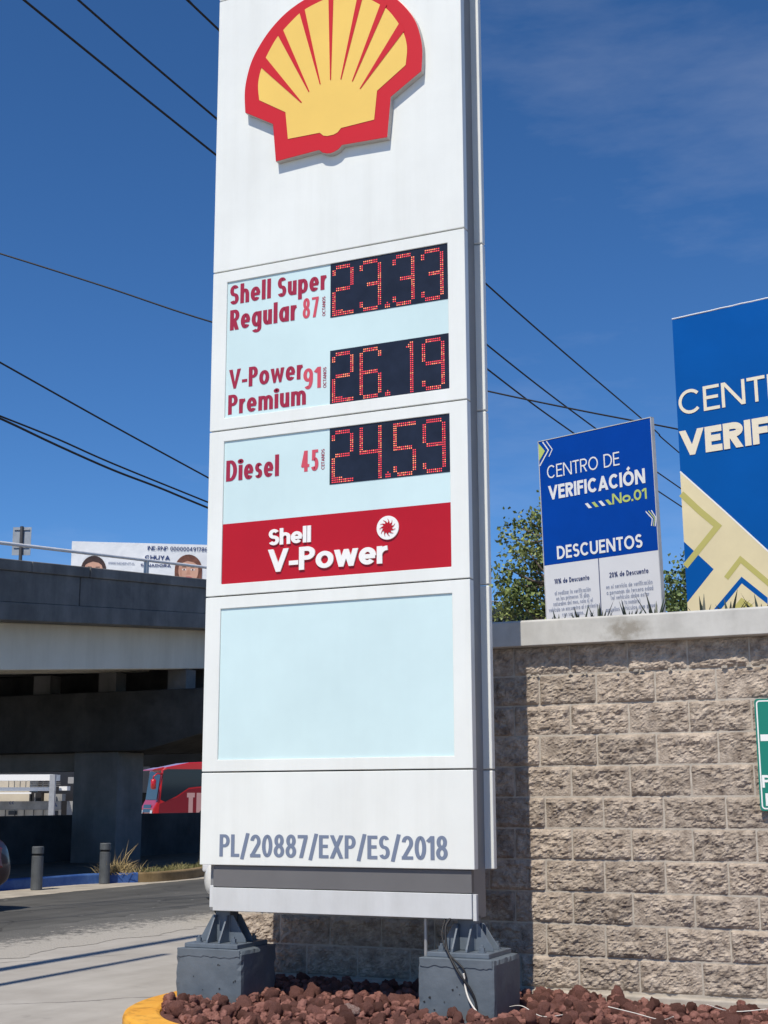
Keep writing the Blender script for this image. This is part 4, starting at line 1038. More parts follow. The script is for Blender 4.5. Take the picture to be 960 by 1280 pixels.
# ------------------------------------------------------------------ the overpass
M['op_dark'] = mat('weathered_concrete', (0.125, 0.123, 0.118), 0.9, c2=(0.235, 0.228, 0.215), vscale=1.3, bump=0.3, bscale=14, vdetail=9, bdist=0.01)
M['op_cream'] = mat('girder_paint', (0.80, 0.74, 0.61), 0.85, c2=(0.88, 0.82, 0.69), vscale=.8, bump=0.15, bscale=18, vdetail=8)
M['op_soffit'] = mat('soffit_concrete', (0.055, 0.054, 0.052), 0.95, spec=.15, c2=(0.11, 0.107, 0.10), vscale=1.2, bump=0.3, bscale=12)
streaks(M['op_dark'], (2.2, 2.2, .25), (.5, .5, .5), .8)
streaks(M['op_cream'], (1.6, 1.6, .2), (.72, .70, .66), .55)
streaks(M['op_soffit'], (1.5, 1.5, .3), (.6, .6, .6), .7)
M['op_pier'] = mat('pier_concrete', (0.17, 0.165, 0.155), 0.95, spec=.2, c2=(0.27, 0.26, 0.245), vscale=1.1, bump=0.3, bscale=14)
streaks(M['op_pier'], (1.8, 1.8, .25), (.6, .6, .6), .7, 2.0)
M['rail'] = mat('rail_paint', (0.72, 0.72, 0.72), 0.4, var=0.08)
ov = empty('overpass', (-12.5, 15.0, 0), 'dark grey concrete road overpass climbing away, with a pale girder and a pipe railing', 'overpass')
def zb(y): return 5.24 + .0868 * (y - 9.56)
def sb(b, x0, x1, y0, y1, d0, d1, mi=0, n=1):
    for i in range(n):
        a, c = y0 + (y1 - y0) * i / n, y0 + (y1 - y0) * (i + 1) / n
        b.hexa([(x0, a, zb(a) + d0), (x1, a, zb(a) + d0), (x1, c, zb(c) + d0), (x0, c, zb(c) + d0),
                (x0, a, zb(a) + d1), (x1, a, zb(a) + d1), (x1, c, zb(c) + d1), (x0, c, zb(c) + d1)], mi)
YA, YB = -8.0, 60.0
for a, c in ((YA, 4.9), (4.93, 11.70), (11.735, 18.6), (18.63, 30), (30.03, YB)):
    b = MB(); sb(b, -10.08, -9.90, a, c, -.70, -.188); b.build('parapet_panel', M['op_dark'], ov, bevel=.012)
for a, c in ((YA, 5.1), (5.12, 10.35), (10.36, 11.93), (11.955, 18.8), (18.82, YB)):
    b = MB(); sb(b, -10.12, -9.865, a, c, -.186, 0); b.build('coping', M['op_dark'], ov, bevel=.015)
b = MB(); sb(b, -10.3, -9.882, YA, YB, -1.0, -.703); b.build('deck_edge', M['op_dark'], ov, bevel=.012)
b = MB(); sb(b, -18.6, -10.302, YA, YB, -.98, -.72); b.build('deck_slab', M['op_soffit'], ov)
b = MB(); sb(b, -18.8, -18.602, YA, YB, -1.0, -.05); b.build('parapet_panel', M['op_dark'], ov)
for i, x in enumerate((-10.48, -12.2, -13.9, -15.6, -17.3)):
    for a, c in ((YA, 17.02), (17.08, YB)):
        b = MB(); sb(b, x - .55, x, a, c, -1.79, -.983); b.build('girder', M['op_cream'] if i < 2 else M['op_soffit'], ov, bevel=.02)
# hammerhead pier
b = MB(); prof = [(-9.92, 2.70), (-11.3, 2.385), (-12.3, 2.38), (-17.4, 2.38), (-18.6, 2.75), (-18.6, 3.60), (-9.92, 3.60)]
n = len(prof); b.add([(x, 15.9, z) for x, z in prof] + [(x, 18.2, z) for x, z in prof], [tuple(range(n)), tuple(range(2 * n - 1, n - 1, -1))] + [(i, n + i, n + (i + 1) % n, (i + 1) % n) for i in range(n)])
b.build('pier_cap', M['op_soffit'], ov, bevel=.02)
b = MB(); b.box(-13.15, -12.04, 16.05, 16.97, 0, 2.378); b.build('pier', M['op_pier'], ov, bevel=.02)
b = MB(); b.box(-18.3, -17.3, 16.05, 16.97, 0, 2.378); b.build('pier', M['op_pier'], ov, bevel=.02)
b = MB(); b.box(-17.298, -13.152, 16.5, 16.95, 2.0, 2.377); b.build('tie_beam', M['op_pier'], ov)
b = MB(); b.box(-18.5, -9.93, 17.3, 17.6, 3.602, zb(17.3) - .985); b.build('diaphragm', M['op_soffit'], ov)
for x in (-10.75, -12.47, -14.17, -15.87, -17.57):
    for y in (16.35, 17.9):
        b = MB(); b.box(x - .22, x + .22, y - .18, y + .18, 3.601, zb(y) - 1.81); b.build('bearing', M['op_pier'], ov)
# railing
ra, rb_ = at(0, 678.5, X=-9.99), at(256, 709, X=-9.99); sl = (rb_.z - ra.z) / (rb_.y - ra.y)
zr = lambda y: ra.z + sl * (y - ra.y)
b = MB(); b.tube([(-9.99, YA, zr(YA)), (-9.99, 5, zr(5)), (-9.99, 20, zr(20)), (-9.99, YB, zr(YB))], .030, 10); ril = b.build('railing', M['rail'], ov, smooth=True)
py_ = at(183, 705, X=-9.99).y
for k in range(-4, 9):
    y = py_ + k * 4.6
    if YA < y < YB: 
        b = MB(); b.box(-10.03, -9.95, y - .03, y + .03, zb(y) + .001, zr(y) - .02); b.build('railing_post', M['galv'], ril)
# low barrier under the deck
b = MB(); b.box(-14.0, -13.75, 2, 50, .05, 1.09)
tag(b.build('barrier_wall', M['op_soffit'], None), 'low dark concrete barrier wall under the overpass', 'barrier')

# bollards on the gutter
M['bollard'] = mat('bollard_paint', (0.085, 0.095, 0.105), 0.6, var=0.2, vscale=6, bump=0.2, bscale=30)
def bollard(loc, label):
    rt = empty('bollard', loc, label, 'bollard', 'bollards beside the overpass kerb')
    x, y, z = loc
    b = MB(); b.tube([(x, y, z), (x, y, z + .525)], .092, 20); b.build('post', M['bollard'], rt, bevel=.006)
    b = MB(); b.tube([(x, y, z + .5255), (x, y, z + .56)], .078, 20); b.build('groove', M['dark'], rt)
    b = MB(); b.tube([(x, y, z + .5605), (x, y, z + .66), (x, y, z + .672)], [.094, .094, .084], 20); b.build('cap', M['bollard'], rt, bevel=.004)
bollard((-9.56, 10.46, .008), 'left dark bollard, nearer the red car tail'); bollard((-9.56, 12.27, .008), 'right dark bollard standing before the end of the blue kerb paint')

# weeds along the kerb
M['grass'] = mat('kerb_grass', (0.10, 0.12, 0.035), 0.8, c2=(0.26, 0.22, 0.10), vscale=3, island=.4)
M['straw'] = mat('dry_straw', (0.30, 0.22, 0.10), 0.8, c2=(0.42, 0.33, 0.17), vscale=6, island=.3)
rr = random.Random(4); b = MB()
def blade(b, p, d, L_, w_, bend):
    d = d.normalized(); s_ = d.cross(Vector((rr.gauss(0, 1), rr.gauss(0, 1), .1))).normalized() * w_
    p1 = p + d * L_ * .5; p2 = p + d * L_ + Vector((d.x * bend, d.y * bend, -abs(bend)))
    b.add([p - s_, p + s_, p1 + s_ * .8, p1 - s_ * .8, p2], [(0, 1, 2, 3), (3, 2, 4)])
for _ in range(2600):
    y = rr.uniform(12.7, 19); x = -9.35 - abs(rr.gauss(0, .35)); h_ = rr.uniform(.04, .17) * (.6 + .8 * abs(noise.noise(Vector((x * 2, y * 2, 0)))))
    blade(b, Vector((x, y, .14)), Vector((rr.gauss(0, .4), rr.gauss(0, .4), 1)), h_, .006, rr.uniform(0, .05))
tag(b.build('grass', M['grass'], fix=False), 'short weedy grass growing behind the faded kerb', 'grass', kind='stuff')
b = MB(); o0 = Vector((-9.62, 12.75, .14))
for _ in range(420):
    d = Vector((rr.gauss(0, .55), rr.gauss(0, .55), 1)); blade(b, o0 + Vector((rr.gauss(0, .16), rr.gauss(0, .16), 0)), d, rr.uniform(.12, .36), .006, rr.uniform(0, .08))
for _ in range(16):
    d = Vector((rr.gauss(.35, .3), rr.gauss(0, .4), 1)); blade(b, o0 + Vector((rr.gauss(0, .08), rr.gauss(0, .08), 0)), d, rr.uniform(.45, .75), .007, rr.uniform(.05, .15))
tag(b.build('weed_clump', M['straw'], fix=False), 'dry straw-coloured weed clump behind the end of the blue kerb paint', 'weed')

# traffic sign seen from behind on the deck
tp = at(28, 690, D=27); tsx = empty('traffic_sign', (tp.x, tp.y, zb(tp.y) - .72), 'grey back of a traffic sign standing on the overpass', 'traffic sign')
TPl = Plane(at(28, 659, D=27), _e, (0, 0, 1), -_h); k_ = 27 / 1762
b = MB(); b.hexa([TPl(a, c, d) for c in (-37 * k_, 0) for a, d in ((-12 * k_, 0), (12 * k_, 0), (12 * k_, -.01), (-12 * k_, -.01))]); b.build('panel', mat('sign_back', (.34, .37, .40), .5, metal=.3, var=.15), tsx)
b = MB(); b.tube([TPl(0, .01, .03), (TPl(0, 0, .03).x, TPl(0, 0, .03).y, zb(tp.y) - .74)], .035, 8); b.build('post', mat('sign_post', (.06, .06, .065), .6), tsx)
for c in (-.06, -.42):
    b = MB(); b.hexa([TPl(a, z_, d) for z_ in (c, c + .03) for a, d in ((-10 * k_, .022), (10 * k_, .022), (10 * k_, .001), (-10 * k_, .001))]); b.build('brace', M['galv'], tsx)

# election billboard beyond the overpass
M['skin'] = mat('printed_skin', (.60, .34, .24), .5, var=.08, vscale=3); M['skin2'] = mat('printed_deep_skin', (.50, .26, .18), .5); M['hair'] = mat('printed_hair', (.05, .025, .02), .5, var=.3, vscale=5)
M['hair2'] = mat('printed_brown_hair', (.16, .06, .035), .5, var=.4, vscale=4)
M['vinyl'] = mat('white_vinyl', (.76, .78, .80), .45, var=.05, vscale=.5, bump=.5, bscale=1.2, bdist=.12)
o_ = at(90, 676.5, D=60); k_ = 60 / 1725 / math.cos(PITCH) * 1.01
o2_ = at(258, 681.5, D=61); rdir = (o2_ - o_); sc_ = rdir.length / 168.0; rdir.normalize(); rdir = Vector((rdir.x, rdir.y, 0)).normalized()
BP = Plane(o_, rdir, (0, 0, 1), nrm(rdir, (0, 0, 1)))
eb_ = empty('election_billboard', (BP(5, 0).x, BP(5, 0).y, 0), 'white election billboard with two printed faces beyond the overpass', 'billboard')
b = MB(); nx_, nz_ = 40, 16
vs = [BP(300 * sc_ * i / nx_, -96 * sc_ * (1 - j / nz_), .012 * noise.noise(Vector((i * .35 + j * .25, j * .3, 1)))) for j in range(nz_ + 1) for i in range(nx_ + 1)]
b.add(vs, [(j * 41 + i, j * 41 + i + 1, j * 41 + 42 + i, j * 41 + 41 + i) for j in range(nz_) for i in range(nx_)]); b.build('printed_panel', M['vinyl'], eb_, smooth=True, fix=False)
slab(BP, .05, 300 * sc_ - .05, -96 * sc_ + .05, -.05, -.30, -.12, M['galv'], 'frame', eb_)
b = MB(); pp = BP(235 * sc_, -3, -.45); b.tube([(pp.x, pp.y, -.1), (pp.x, pp.y, pp.z)], .28, 14); b.build('pole', M['galv'], eb_, smooth=True)
def L(px, py): return ((px - 90) * sc_, (676.5 + (px - 90) * .0298 - py) * sc_)
def tline(m, s, px0, px1, pyb, cap, t): 
    x, y = L(px0, pyb); b = MB(); text(b, BP, s, x, y, cap * sc_, (px1 - px0) * sc_, t=t, d=.03, N=3); b.build('lettering', m, eb_, fix=False)
tline(M['ink'], 'INE-RNP 000000491786', 184, 259.5, 688.2, 5.4, .15); tline(M['ink'], 'CHUYA', 181, 212.5, 700.3, 5.6, .24)
tline(M['ink'], 'SENADORA', 176, 214, 709.2, 3.6, .24); tline(M['ink_soft'], 'PRESIDENTA', 136, 168.5, 706, 2.8, .2)
def ell(cx_, cy_, rx, ry, n=28): return [(cx_ + rx * math.cos(2 * math.pi * i / n), cy_ + ry * math.sin(2 * math.pi * i / n)) for i in range(n)]
M['print_white'] = mat('printed_white', (.8, .78, .76), .5); M['lip'] = mat('printed_lip', (.45, .08, .09), .5)
def portrait(px, py, s, hm):
    cx_, cy_ = L(px, py); q = s * sc_; b = MB()
    flat(b, BP, ell(cx_, cy_ + .1 * q, 1.35 * q, 1.55 * q), .031, 1); flat(b, BP, [(cx_ - 1.35 * q, cy_), (cx_ + 1.35 * q, cy_), (cx_ + 1.3 * q, cy_ - 2.3 * q), (cx_ - 1.3 * q, cy_ - 2.3 * q)], .033, 1)
    flat(b, BP, [(cx_ - .4 * q, cy_ - 1 * q), (cx_ + .4 * q, cy_ - 1 * q), (cx_ + .5 * q, cy_ - 2.2 * q), (cx_ - .5 * q, cy_ - 2.2 * q)], .035, 0)
    flat(b, BP, ell(cx_, cy_, .98 * q, 1.28 * q), .037, 0)
    flat(b, BP, [(cx_ - 1.0 * q, cy_ + .55 * q), (cx_ - .75 * q, cy_ + 1.15 * q), (cx_, cy_ + 1.4 * q), (cx_ + .8 * q, cy_ + 1.15 * q), (cx_ + 1.02 * q, cy_ + .5 * q), (cx_ + .5 * q, cy_ + .88 * q), (cx_ - .1 * q, cy_ + 1.0 * q), (cx_ - .6 * q, cy_ + .82 * q)], .043, 1)
    for sx in (-1, 1):
        flat(b, BP, ell(cx_ + sx * .42 * q, cy_ + .12 * q, .2 * q, .09 * q, 14), .041, 2); flat(b, BP, ell(cx_ + sx * .42 * q, cy_ + .12 * q, .09 * q, .09 * q, 12), .043, 1)
        flat(b, BP, [(cx_ + sx * .2 * q, cy_ + .34 * q), (cx_ + sx * .66 * q, cy_ + .36 * q), (cx_ + sx * .62 * q, cy_ + .44 * q), (cx_ + sx * .22 * q, cy_ + .42 * q)], .043, 1)
    flat(b, BP, [(cx_ - .20 * q, cy_ - .36 * q), (cx_ + .20 * q, cy_ - .36 * q), (cx_ + .07 * q, cy_ + .1 * q), (cx_ - .07 * q, cy_ + .1 * q)], .041, 4)
    flat(b, BP, [(cx_ - .95 * q, cy_ + .2 * q), (cx_ - .72 * q, cy_ + .7 * q), (cx_ - .62 * q, cy_ - .5 * q), (cx_ - .5 * q, cy_ - 1.1 * q), (cx_ - .75 * q, cy_ - .9 * q)], .039, 4)
    flat(b, BP, ell(cx_, cy_ - .68 * q, .36 * q, .11 * q, 16), .041, 3)
    b.build('portrait', [M['skin'], hm, M['print_white'], M['lip'], M['skin2']], eb_, fix=False)
portrait(118, 714.2, 11.5, M['hair']); portrait(236, 715.2, 12.8, M['hair2'])

# ------------------------------------------------------------------ cars
M['glass'] = mat('car_glass', (.01, .012, .014), .05); M['tyre'] = mat('tyre', (.015, .015, .016), .85); M['rimm'] = mat('alloy', (.45, .45, .46), .35, metal=.8)
M['black_trim'] = mat('black_trim', (.012, .012, .013), .5); M['tail'] = mat('tail_lamp', (.30, .006, .010), .4); M['lampglass'] = mat('lamp_glass', (.65, .66, .68), .08)
M['car_white'] = mat('white_car_paint', (.74, .74, .72), .25, coat=.8); M['car_red'] = mat('maroon_car_paint', (.05, .006, .010), .4, coat=.4)
def car(name, loc, rz, paint, label):
    rt = bpy.data.objects.new(name, None); COL.objects.link(rt); tag(rt, label, 'car')
    st = [(2.18, .40, .56, .52), (2.12, .27, .68, .70), (1.95, .22, .74, .80), (1.45, .20, .84, .86), (.95, .20, .93, .875), (0, .19, .95, .885), (-.9, .19, .97, .885), (-1.5, .21, .98, .87), (-1.90, .24, .95, .83), (-2.06, .27, .86, .80), (-2.17, .32, .70, .74), (-2.25, .40, .58, .62)]
    b = MB(); K = 12
    for x, z0, z1, hw in st:
        m_ = (z0 + z1) / 2
        for y, z in ((-hw * .86, z0), (-hw * .97, z0 + .1), (-hw, m_), (-hw * .96, z1 - .07), (-hw * .88, z1 - .01), (-hw * .5, z1 + .02), (hw * .5, z1 + .02), (hw * .88, z1 - .01), (hw * .96, z1 - .07), (hw, m_), (hw * .97, z0 + .1), (hw * .86, z0)): b.v.append((x, y, z))
    for i in range(len(st) - 1):
        for j in range(K): b.f.append([i * K + j, i * K + (j + 1) % K, (i + 1) * K + (j + 1) % K, (i + 1) * K + j]); b.m.append(0)
    b.f += [list(range(K))[::-1], [(len(st) - 1) * K + j for j in range(K)]]; b.m += [0, 0]
    cs = [(1.05, .92, .76, .92), (.25, 1.38, .60, .95), (-.35, 1.45, .60, .95), (-1.05, 1.40, .58, .96), (-1.85, .98, .66, .96)]
    o = len(b.v); kk = 6
    for x, zt, ht, z0 in cs:
        zt = max(zt, z0 + .01)
        for y, z in ((-.80, z0 - .03), (-ht - .03, zt - .10 * (zt - z0)), (-ht * .85, zt), (ht * .85, zt), (ht + .03, zt - .10 * (zt - z0)), (.80, z0 - .03)): b.v.append((x, y, z))
    for i in range(len(cs) - 1):
        for j in range(kk - 1): b.f.append([o + i * kk + j, o + i * kk + j + 1, o + (i + 1) * kk + j + 1, o + (i + 1) * kk + j]); b.m.append(0)
    bo = b.build('body', paint, rt, smooth=True, bevel=0)
    md = bo.modifiers.new('s', 'SUBSURF'); md.levels = 2; md.render_levels = 2
    def quadp(name, pts, m, off=Vector((0, 0, 0))):
        q = MB(); q.add([Vector(p) + off for p in pts], [tuple(range(len(pts)))]); return q.build(name, m, rt, fix=False)
    quadp('windscreen', [(.98, -.66, .98), (.98, .66, .98), (.36, .54, 1.34), (.36, -.54, 1.34)], M['glass'], Vector((.035, 0, .02)))
    quadp('rear_window', [(-1.72, -.58, 1.04), (-1.16, -.5, 1.36), (-1.16, .5, 1.36), (-1.72, .58, 1.04)], M['glass'], Vector((-.03, 0, .02)))
    for s in (-1, 1):
        quadp('side_window', [(.70, s * .80, .98), (.22, s * .655, 1.33), (-.28, s * .655, 1.36), (-.30, s * .80, .98)], M['glass'], Vector((0, s * .012, 0)))
        quadp('side_window', [(-.36, s * .80, .98), (-.34, s * .655, 1.36), (-.95, s * .65, 1.32), (-1.45, s * .77, 1.0)], M['glass'], Vector((0, s * .012, 0)))
        q = MB(); q.box(1.86, 2.09, s * .45 if s > 0 else -.74, .74 if s > 0 else -.45, .56, .67); q.build('headlight', M['lampglass'], rt, bevel=.03, seg=3)
        q = MB(); q.hexa([(-2.20, s * .46, .50), (-2.02, s * .78, .50), (-1.72, s * .875, .56), (-1.95, s * .5, .56), (-2.14, s * .46, .80), (-1.98, s * .77, .82), (-1.70, s * .855, .80), (-1.90, s * .5, .78)]); q.build('tail_light', M['tail'], rt, bevel=.03, seg=3)
        q = MB(); q.hexa([(.72, s * .86, .94), (.62, s * .86, .94), (.62, s * 1.02, .96), (.72, s * 1.0, .96), (.72, s * .86, 1.02), (.62, s * .86, 1.05), (.62, s * 1.02, 1.07), (.72, s * 1.0, 1.05)]); q.build('mirror', paint, rt, bevel=.03)
        for x in (1.38, -1.32):
            wv = bpy.data.objects.new('wheel', None); 
            q = MB(); q.tube([(x, s * .67, .31), (x, s * .70, .31), (x, s * .86, .31), (x, s * .888, .31)], [.28, .315, .315, .285], 26); wv = q.build('wheel', M['tyre'], rt, smooth=False)
            q = MB(); q.tube([(x, s * .870, .31), (x, s * .893, .31)], [.205, .19], 20); q.build('rim', M['rimm'], wv)
    q = MB(); q.hexa([(2.0, -.62, .13), (2.0, .62, .13), (1.7, .74, .13), (1.7, -.74, .13), (2.165, -.58, .275), (2.165, .58, .275), (1.9, .80, .265), (1.9, -.80, .265)]); q.build('bumper_valance', M['black_trim'], rt, bevel=.02)
    q = MB(); q.hexa([(-2.05, -.62, .17), (-2.05, .62, .17), (-1.7, .74, .17), (-1.7, -.74, .17), (-2.19, -.60, .42), (-2.19, .60, .42), (-1.9, .80, .40), (-1.9, -.80, .40)]); q.build('bumper_valance', M['black_trim'], rt, bevel=.02)
    q = MB(); q.box(2.135, 2.18, -.34, .34, .44, .53); q.build('grille', M['black_trim'], rt, bevel=.01)
    q = MB(); q.box(-2.225, -2.18, -.17, .17, .60, .68); q.build('number_plate', M['print_white'], rt)
    rt.location = loc; rt.rotation_euler = (0, 0, rz); return rt
car('car', (-8.10, 4.98, .004), R(-90), M['car_red'], 'maroon car at the left frame edge, only its rear corner in view')
car('car', (-3.30, 8.60, .004), R(-90), M['car_white'], 'white car mostly hidden behind the price sign, only its bumper corner showing')

# ------------------------------------------------------------------ red coach beyond the overpass
M['bus_red'] = mat('coach_red', (.46, .010, .014), .3, coat=.6); M['bus_shaded'] = mat('coach_shaded_red', (.16, .006, .012), .35); M['bus_glass'] = mat('coach_glass', (.012, .018, .028), .08)
M['bus_print'] = mat('coach_print', (.42, .25, .25), .5)
b0 = at(199.5, 999, D=75); b0.z = 0
ca, sa = math.cos(R(25)), math.sin(R(25))
br = _e * ca + _h * sa; bl = -_e * sa + _h * ca      # along the side; across the front to the far corner
bus = empty('coach', b0, 'red coach passing beyond the overpass pier, dark glass and tall letters on its side', 'bus')
BS = Plane(b0, br, (0, 0, 1), -bl)
def bp_(a, c, d=0): return b0 + br * a + bl * d + Vector((0, 0, c))     # a along, c up, d across
prof = [(-.18, .35), (-.32, .55), (-.34, .95), (-.10, 1.4), (.02, 2.2), (.10, 2.98), (.30, 3.12), (1.6, 3.38), (2.4, 3.42), (12, 3.42), (12.1, .35)]
b = MB(); n = len(prof)
b.add([bp_(a, c, .0) for a, c in prof] + [bp_(a, c, 2.5) for a, c in prof], [tuple(range(n)), tuple(range(2 * n - 1, n - 1, -1))] + [(i, n + i, n + (i + 1) % n, (i + 1) % n) for i in range(n)])
b.build('body', M['bus_red'], bus, bevel=.06, seg=3)
b = MB(); pts = [(.16, 2.94), (.10, 2.2), (.04, 1.42), (.30, 1.30), (.95, 1.62), (1.6, 2.05), (2.3, 2.12), (11.6, 2.12), (11.6, 3.02), (.4, 3.02)]
flat(b, BS, pts, .012); b.build('side_glass', M['bus_glass'], bus, fix=False)
b = MB(); flat(b, BS, [(-.05, .6), (.0, 1.2), (.95, 1.54), (1.6, 1.97), (2.3, 2.05), (11.9, 2.05), (11.9, .6)], .010); b.build('side_panel', M['bus_shaded'], bus, fix=False)  # darker red puts the partial shade on the coach side into its colour
b = MB()
for k in range(3):
    pass
fr = lambda d, c, e: bp_(e, c, d)
b.add([bp_(-.125, 1.42, .16), bp_(-.125, 1.42, 2.34), bp_(.075, 2.90, 2.34), bp_(.075, 2.90, .16)], [(0, 1, 2, 3)]); b.build('windscreen', M['bus_glass'], bus, fix=False)
b = MB(); b.add([bp_(-.37, .75, .5), bp_(-.37, .75, 2.0), bp_(-.30, 1.16, 2.0), bp_(-.30, 1.16, .5)], [(0, 1, 2, 3)]); b.build('grille', M['bus_glass'], bus, fix=False)
for d in (.1, 2.0):
    b = MB(); b.add([bp_(-.385, .62, d), bp_(-.385, .62, d + .4), bp_(-.36, .86, d + .4), bp_(-.36, .86, d)], [(0, 1, 2, 3)]); b.build('headlight', M['lampglass'], bus, fix=False)
b = MB(); b.tube([bp_(.1, 2.75, -.02), bp_(-.2, 2.78, -.16), bp_(-.42, 2.62, -.2), bp_(-.42, 2.5, -.2)], .045, 8); b.tube([bp_(-.42, 2.5, -.2), bp_(-.42, 2.44, -.2), bp_(-.42, 2.0, -.2), bp_(-.42, 1.95, -.2)], [.07, .15, .15, .06], 10)
b.build('mirror', M['bus_red'], bus, smooth=True)
b = MB(); b.hexa([bp_(-.36, 2.96, .2), bp_(.25, 2.96, .2), bp_(.25, 2.96, 2.3), bp_(-.36, 2.96, 2.3), bp_(-.30, 3.02, .2), bp_(.25, 3.14, .2), bp_(.25, 3.14, 2.3), bp_(-.30, 3.02, 2.3)]); b.build('roof_visor', M['bus_red'], bus, bevel=.02)
b = MB(); text(b, BS, 'TR', 1.50, .62, 1.15, 1.0, t=.21, d=.018, N=3); b.build('lettering', M['bus_print'], bus, fix=False)
for a in (2.6, 9.0, 10.2):
    b = MB(); b.tube([bp_(a, .48, -.03), bp_(a, .48, .3)], .48, 22); b.build('wheel', M['tyre'], bus)

# ------------------------------------------------------------------ roadside shop seen through the opening under the deck
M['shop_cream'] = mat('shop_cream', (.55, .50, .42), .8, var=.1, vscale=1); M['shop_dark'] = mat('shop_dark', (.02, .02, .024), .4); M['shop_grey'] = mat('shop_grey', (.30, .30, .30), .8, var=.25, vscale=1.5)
M['shop_white'] = mat('canopy_white', (.80, .80, .79), .5)
so = at(45, 999, D=60); so.z = 0; shop = empty('roadside_shop', so, 'low roadside shop with white canopy edges and a grey column, seen under the overpass', 'shop')
SH = Plane(so, _e, (0, 0, 1), -_h); K_ = 60 / 1762
def sbx(px0, px1, py0, py1, d0, d1, m, name):
    a0, a1 = (px0 - 45) * K_, (px1 - 45) * K_; c0, c1 = 1.4 + (999 - py1) * K_, 1.4 + (999 - py0) * K_
    return slab(SH, a0, a1, c0, c1, d0, d1, m, name, shop)
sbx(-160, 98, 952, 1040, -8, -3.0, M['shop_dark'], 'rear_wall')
sbx(-160, 26, 974, 1004, -2.9, -1.4, M['shop_cream'], 'wall'); sbx(-160, 70, 967.5, 975, -.6, .7, M['shop_white'], 'canopy'); sbx(-160, 68, 983, 987.5, -.2, .4, M['shop_white'], 'canopy')
sbx(-160, 42, 989.2, 991.0, .41, .48, M['shop_white'], 'canopy'); sbx(68, 74.5, 968, 1040, .75, 1.0, M['galv'], 'column')
sbx(-160, 68, 1000, 1010.5, -1.3, -1.2, M['shop_grey'], 'sign_band'); sbx(-160, 68, 1010.7, 1040, -1.35, -1.25, M['shop_cream'], 'wall')
sbx(76, 85, 970, 978, -1.3, -1.2, M['shop_grey'], 'wall'); sbx(76, 86, 982, 987, -.2, .4, M['shop_white'], 'canopy'); sbx(76, 85, 1000, 1040, -1.3, -1.2, M['shop_grey'], 'wall')
sbx(53, 54.5, 976, 983, -1.3, -1.2, M['shop_grey'], 'post'); sbx(54.5, 56, 987.5, 1000, -1.3, -1.2, M['shop_grey'], 'post'); sbx(34, 35, 990, 1000, -1.3, -1.2, M['shop_grey'], 'post')
sbx(55, 65, 1012, 1018, -1.24, -1.2, M['shop_dark'], 'opening'); sbx(2, 13, 1012, 1017, -1.24, -1.2, M['shop_dark'], 'opening')
for k in range(9): sbx(6 + k * 7.2, 6.6 + k * 7.2, 975.2, 982.8, -.5, -.44, M['galv'], 'post')
for k in range(6): sbx(-2 + k * 12, -1.2 + k * 12, 1010.8, 1020, -1.19, -1.14, M['shop_dark'], 'post')
for k in range(3): sbx(27, 67, 977 + k * 2.2, 977.4 + k * 2.2, -1.2, -1.15, M['shop_grey'], 'rail')
sbx(27, 40, 988.5, 999.8, -2.6, -1.6, M['shop_dark'], 'opening'); sbx(43, 51, 990, 999.8, -2.4, -1.7, M['shop_cream'], 'crate_stack'); sbx(57, 66, 991, 999.8, -2.4, -1.7, M['shop_grey'], 'crate_stack')
b = MB(); text(b, SH, 'CC', (2.5 - 45) * K_, 1.4 + (999 - 1004) * K_, .14, .22, t=.2, d=-1.19, N=2); b.build('lettering', M['ink'], shop, fix=False)
b = MB(); text(b, SH, 'A', (58 - 45) * K_, 1.4 + (999 - 1007) * K_, .17, .2, t=.25, d=-1.19, N=2); b.build('lettering', M['ink'], shop, fix=False)
# near-black block added in place of the deck's shaded underside, closing the view
M['far'] = mat('far_shade', (.008, .009, .010), .9, spec=.05, var=.3, vscale=.3)
fo = at(210, 999, D=120); fo.z = 0; fb = empty('dark_backdrop', fo, 'long near-black block far beyond the red coach, added for the shaded overpass underside', 'backdrop')
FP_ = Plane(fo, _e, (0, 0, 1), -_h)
slab(FP_, -26, 40, 0, 6.4, -9, 0, M['far'], 'wall', fb); slab(FP_, -26.5, 40.5, 6.41, 6.8, -9.5, .5, M['far'], 'backdrop_top', fb)
for k in range(12): slab(FP_, -24 + k * 5, -21.6 + k * 5, 2.0, 4.2, .01, .06, M['shop_dark'], 'backdrop_panel', fb)

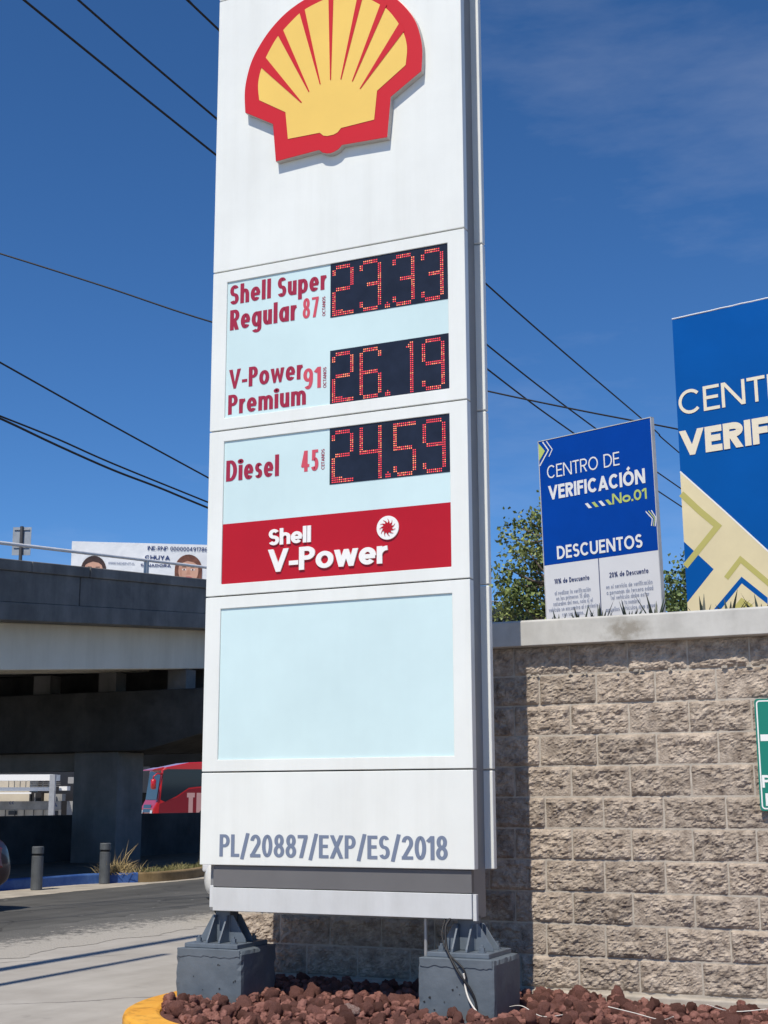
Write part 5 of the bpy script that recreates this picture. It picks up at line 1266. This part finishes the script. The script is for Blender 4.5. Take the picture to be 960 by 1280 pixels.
# ------------------------------------------------------------------ overhead cables, and the two poles whose shadows cross the driveway
def wire(pts, D0, D1, r, label, n=24):
    pa, pb = pts[0], pts[-1]; P_ = []
    for x, y in pts:
        f = (x - pa[0]) / (pb[0] - pa[0]); P_.append(at(x, y, D=1 / ((1 - f) / D0 + f / D1)))
    Q_ = smooth_path([tuple(p) for p in P_], 8)
    a_, c_ = (Q_[0] - Q_[4]).normalized(), (Q_[-1] - Q_[-5]).normalized()
    Q_ = [Q_[0] + a_ * 30, Q_[0] + a_ * 12] + Q_ + [Q_[-1] + c_ * 3, Q_[-1] + c_ * (6 if pb[1] > 770 else 30)]
    b = MB(); b.tube([tuple(p) for p in Q_], r, 6)
    tag(b.build('overhead_cable', M['cable'], smooth=True), label, 'cable', 'overhead cables across the sky')
wire([(-60, -76), (30, 0), (268, 192), (610, 462), (715, 540), (850, 632), (1020, 742)], 15, 48, .017, 'lowest of the three parallel cables crossing the sky behind the top of the sign')
wire([(-60, -142), (98, 0), (268, 146), (610, 432), (745, 536), (850, 610), (1020, 728)], 15, 48, .017, 'middle of the three parallel cables crossing the sky behind the top of the sign')
wire([(100, -138), (235, 0), (270, 34), (610, 357), (812, 532), (848, 565), (1020, 708)], 15, 48, .017, 'uppermost of the three parallel cables crossing the sky behind the top of the sign')
wire([(-60, 300), (0, 317), (130, 358), (263, 402), (440, 450), (610, 489), (730, 514), (850, 537), (1020, 572)], 14.9, 14.9, .0095, 'single cable running from the left sky to the edge of the big billboard')
wire([(-60, 420), (0, 453), (130, 526), (260, 597), (450, 700), (640, 800)], 16, 26, .012, 'single slanting cable in the sky above the cable bundle')
wire([(-60, 497), (0, 520), (70, 548), (140, 579), (258, 627), (450, 705), (640, 778)], 16, 26, .012, 'upper strand of the sagging cable bundle above the overpass')
wire([(-60, 499), (0, 523), (70, 556), (140, 587), (200, 610), (258, 634), (450, 712), (640, 784)], 16, 26, .015, 'lower thicker strand of the sagging cable bundle above the overpass')
for x, H_, r in ((-3.06, 12.3, .10), (-2.42, 9.9, .065)):
    rt = empty('lamp_pole', (x, -3.5, 0), 'thin metal pole outside the frame at left whose shadow crosses the driveway', 'pole', 'poles left of the driveway')
    b = MB(); b.tube([(x, -3.5, 0), (x, -3.5, H_ * .5), (x, -3.5, H_)], [r, r * .9, r * .8], 12); b.build('pole', M['galv'], rt, smooth=True)
    b = MB(); b.box(x - .18, x + .18, -3.68, -3.32, 0.001, .03); b.build('base_plate', M['galv'], rt)
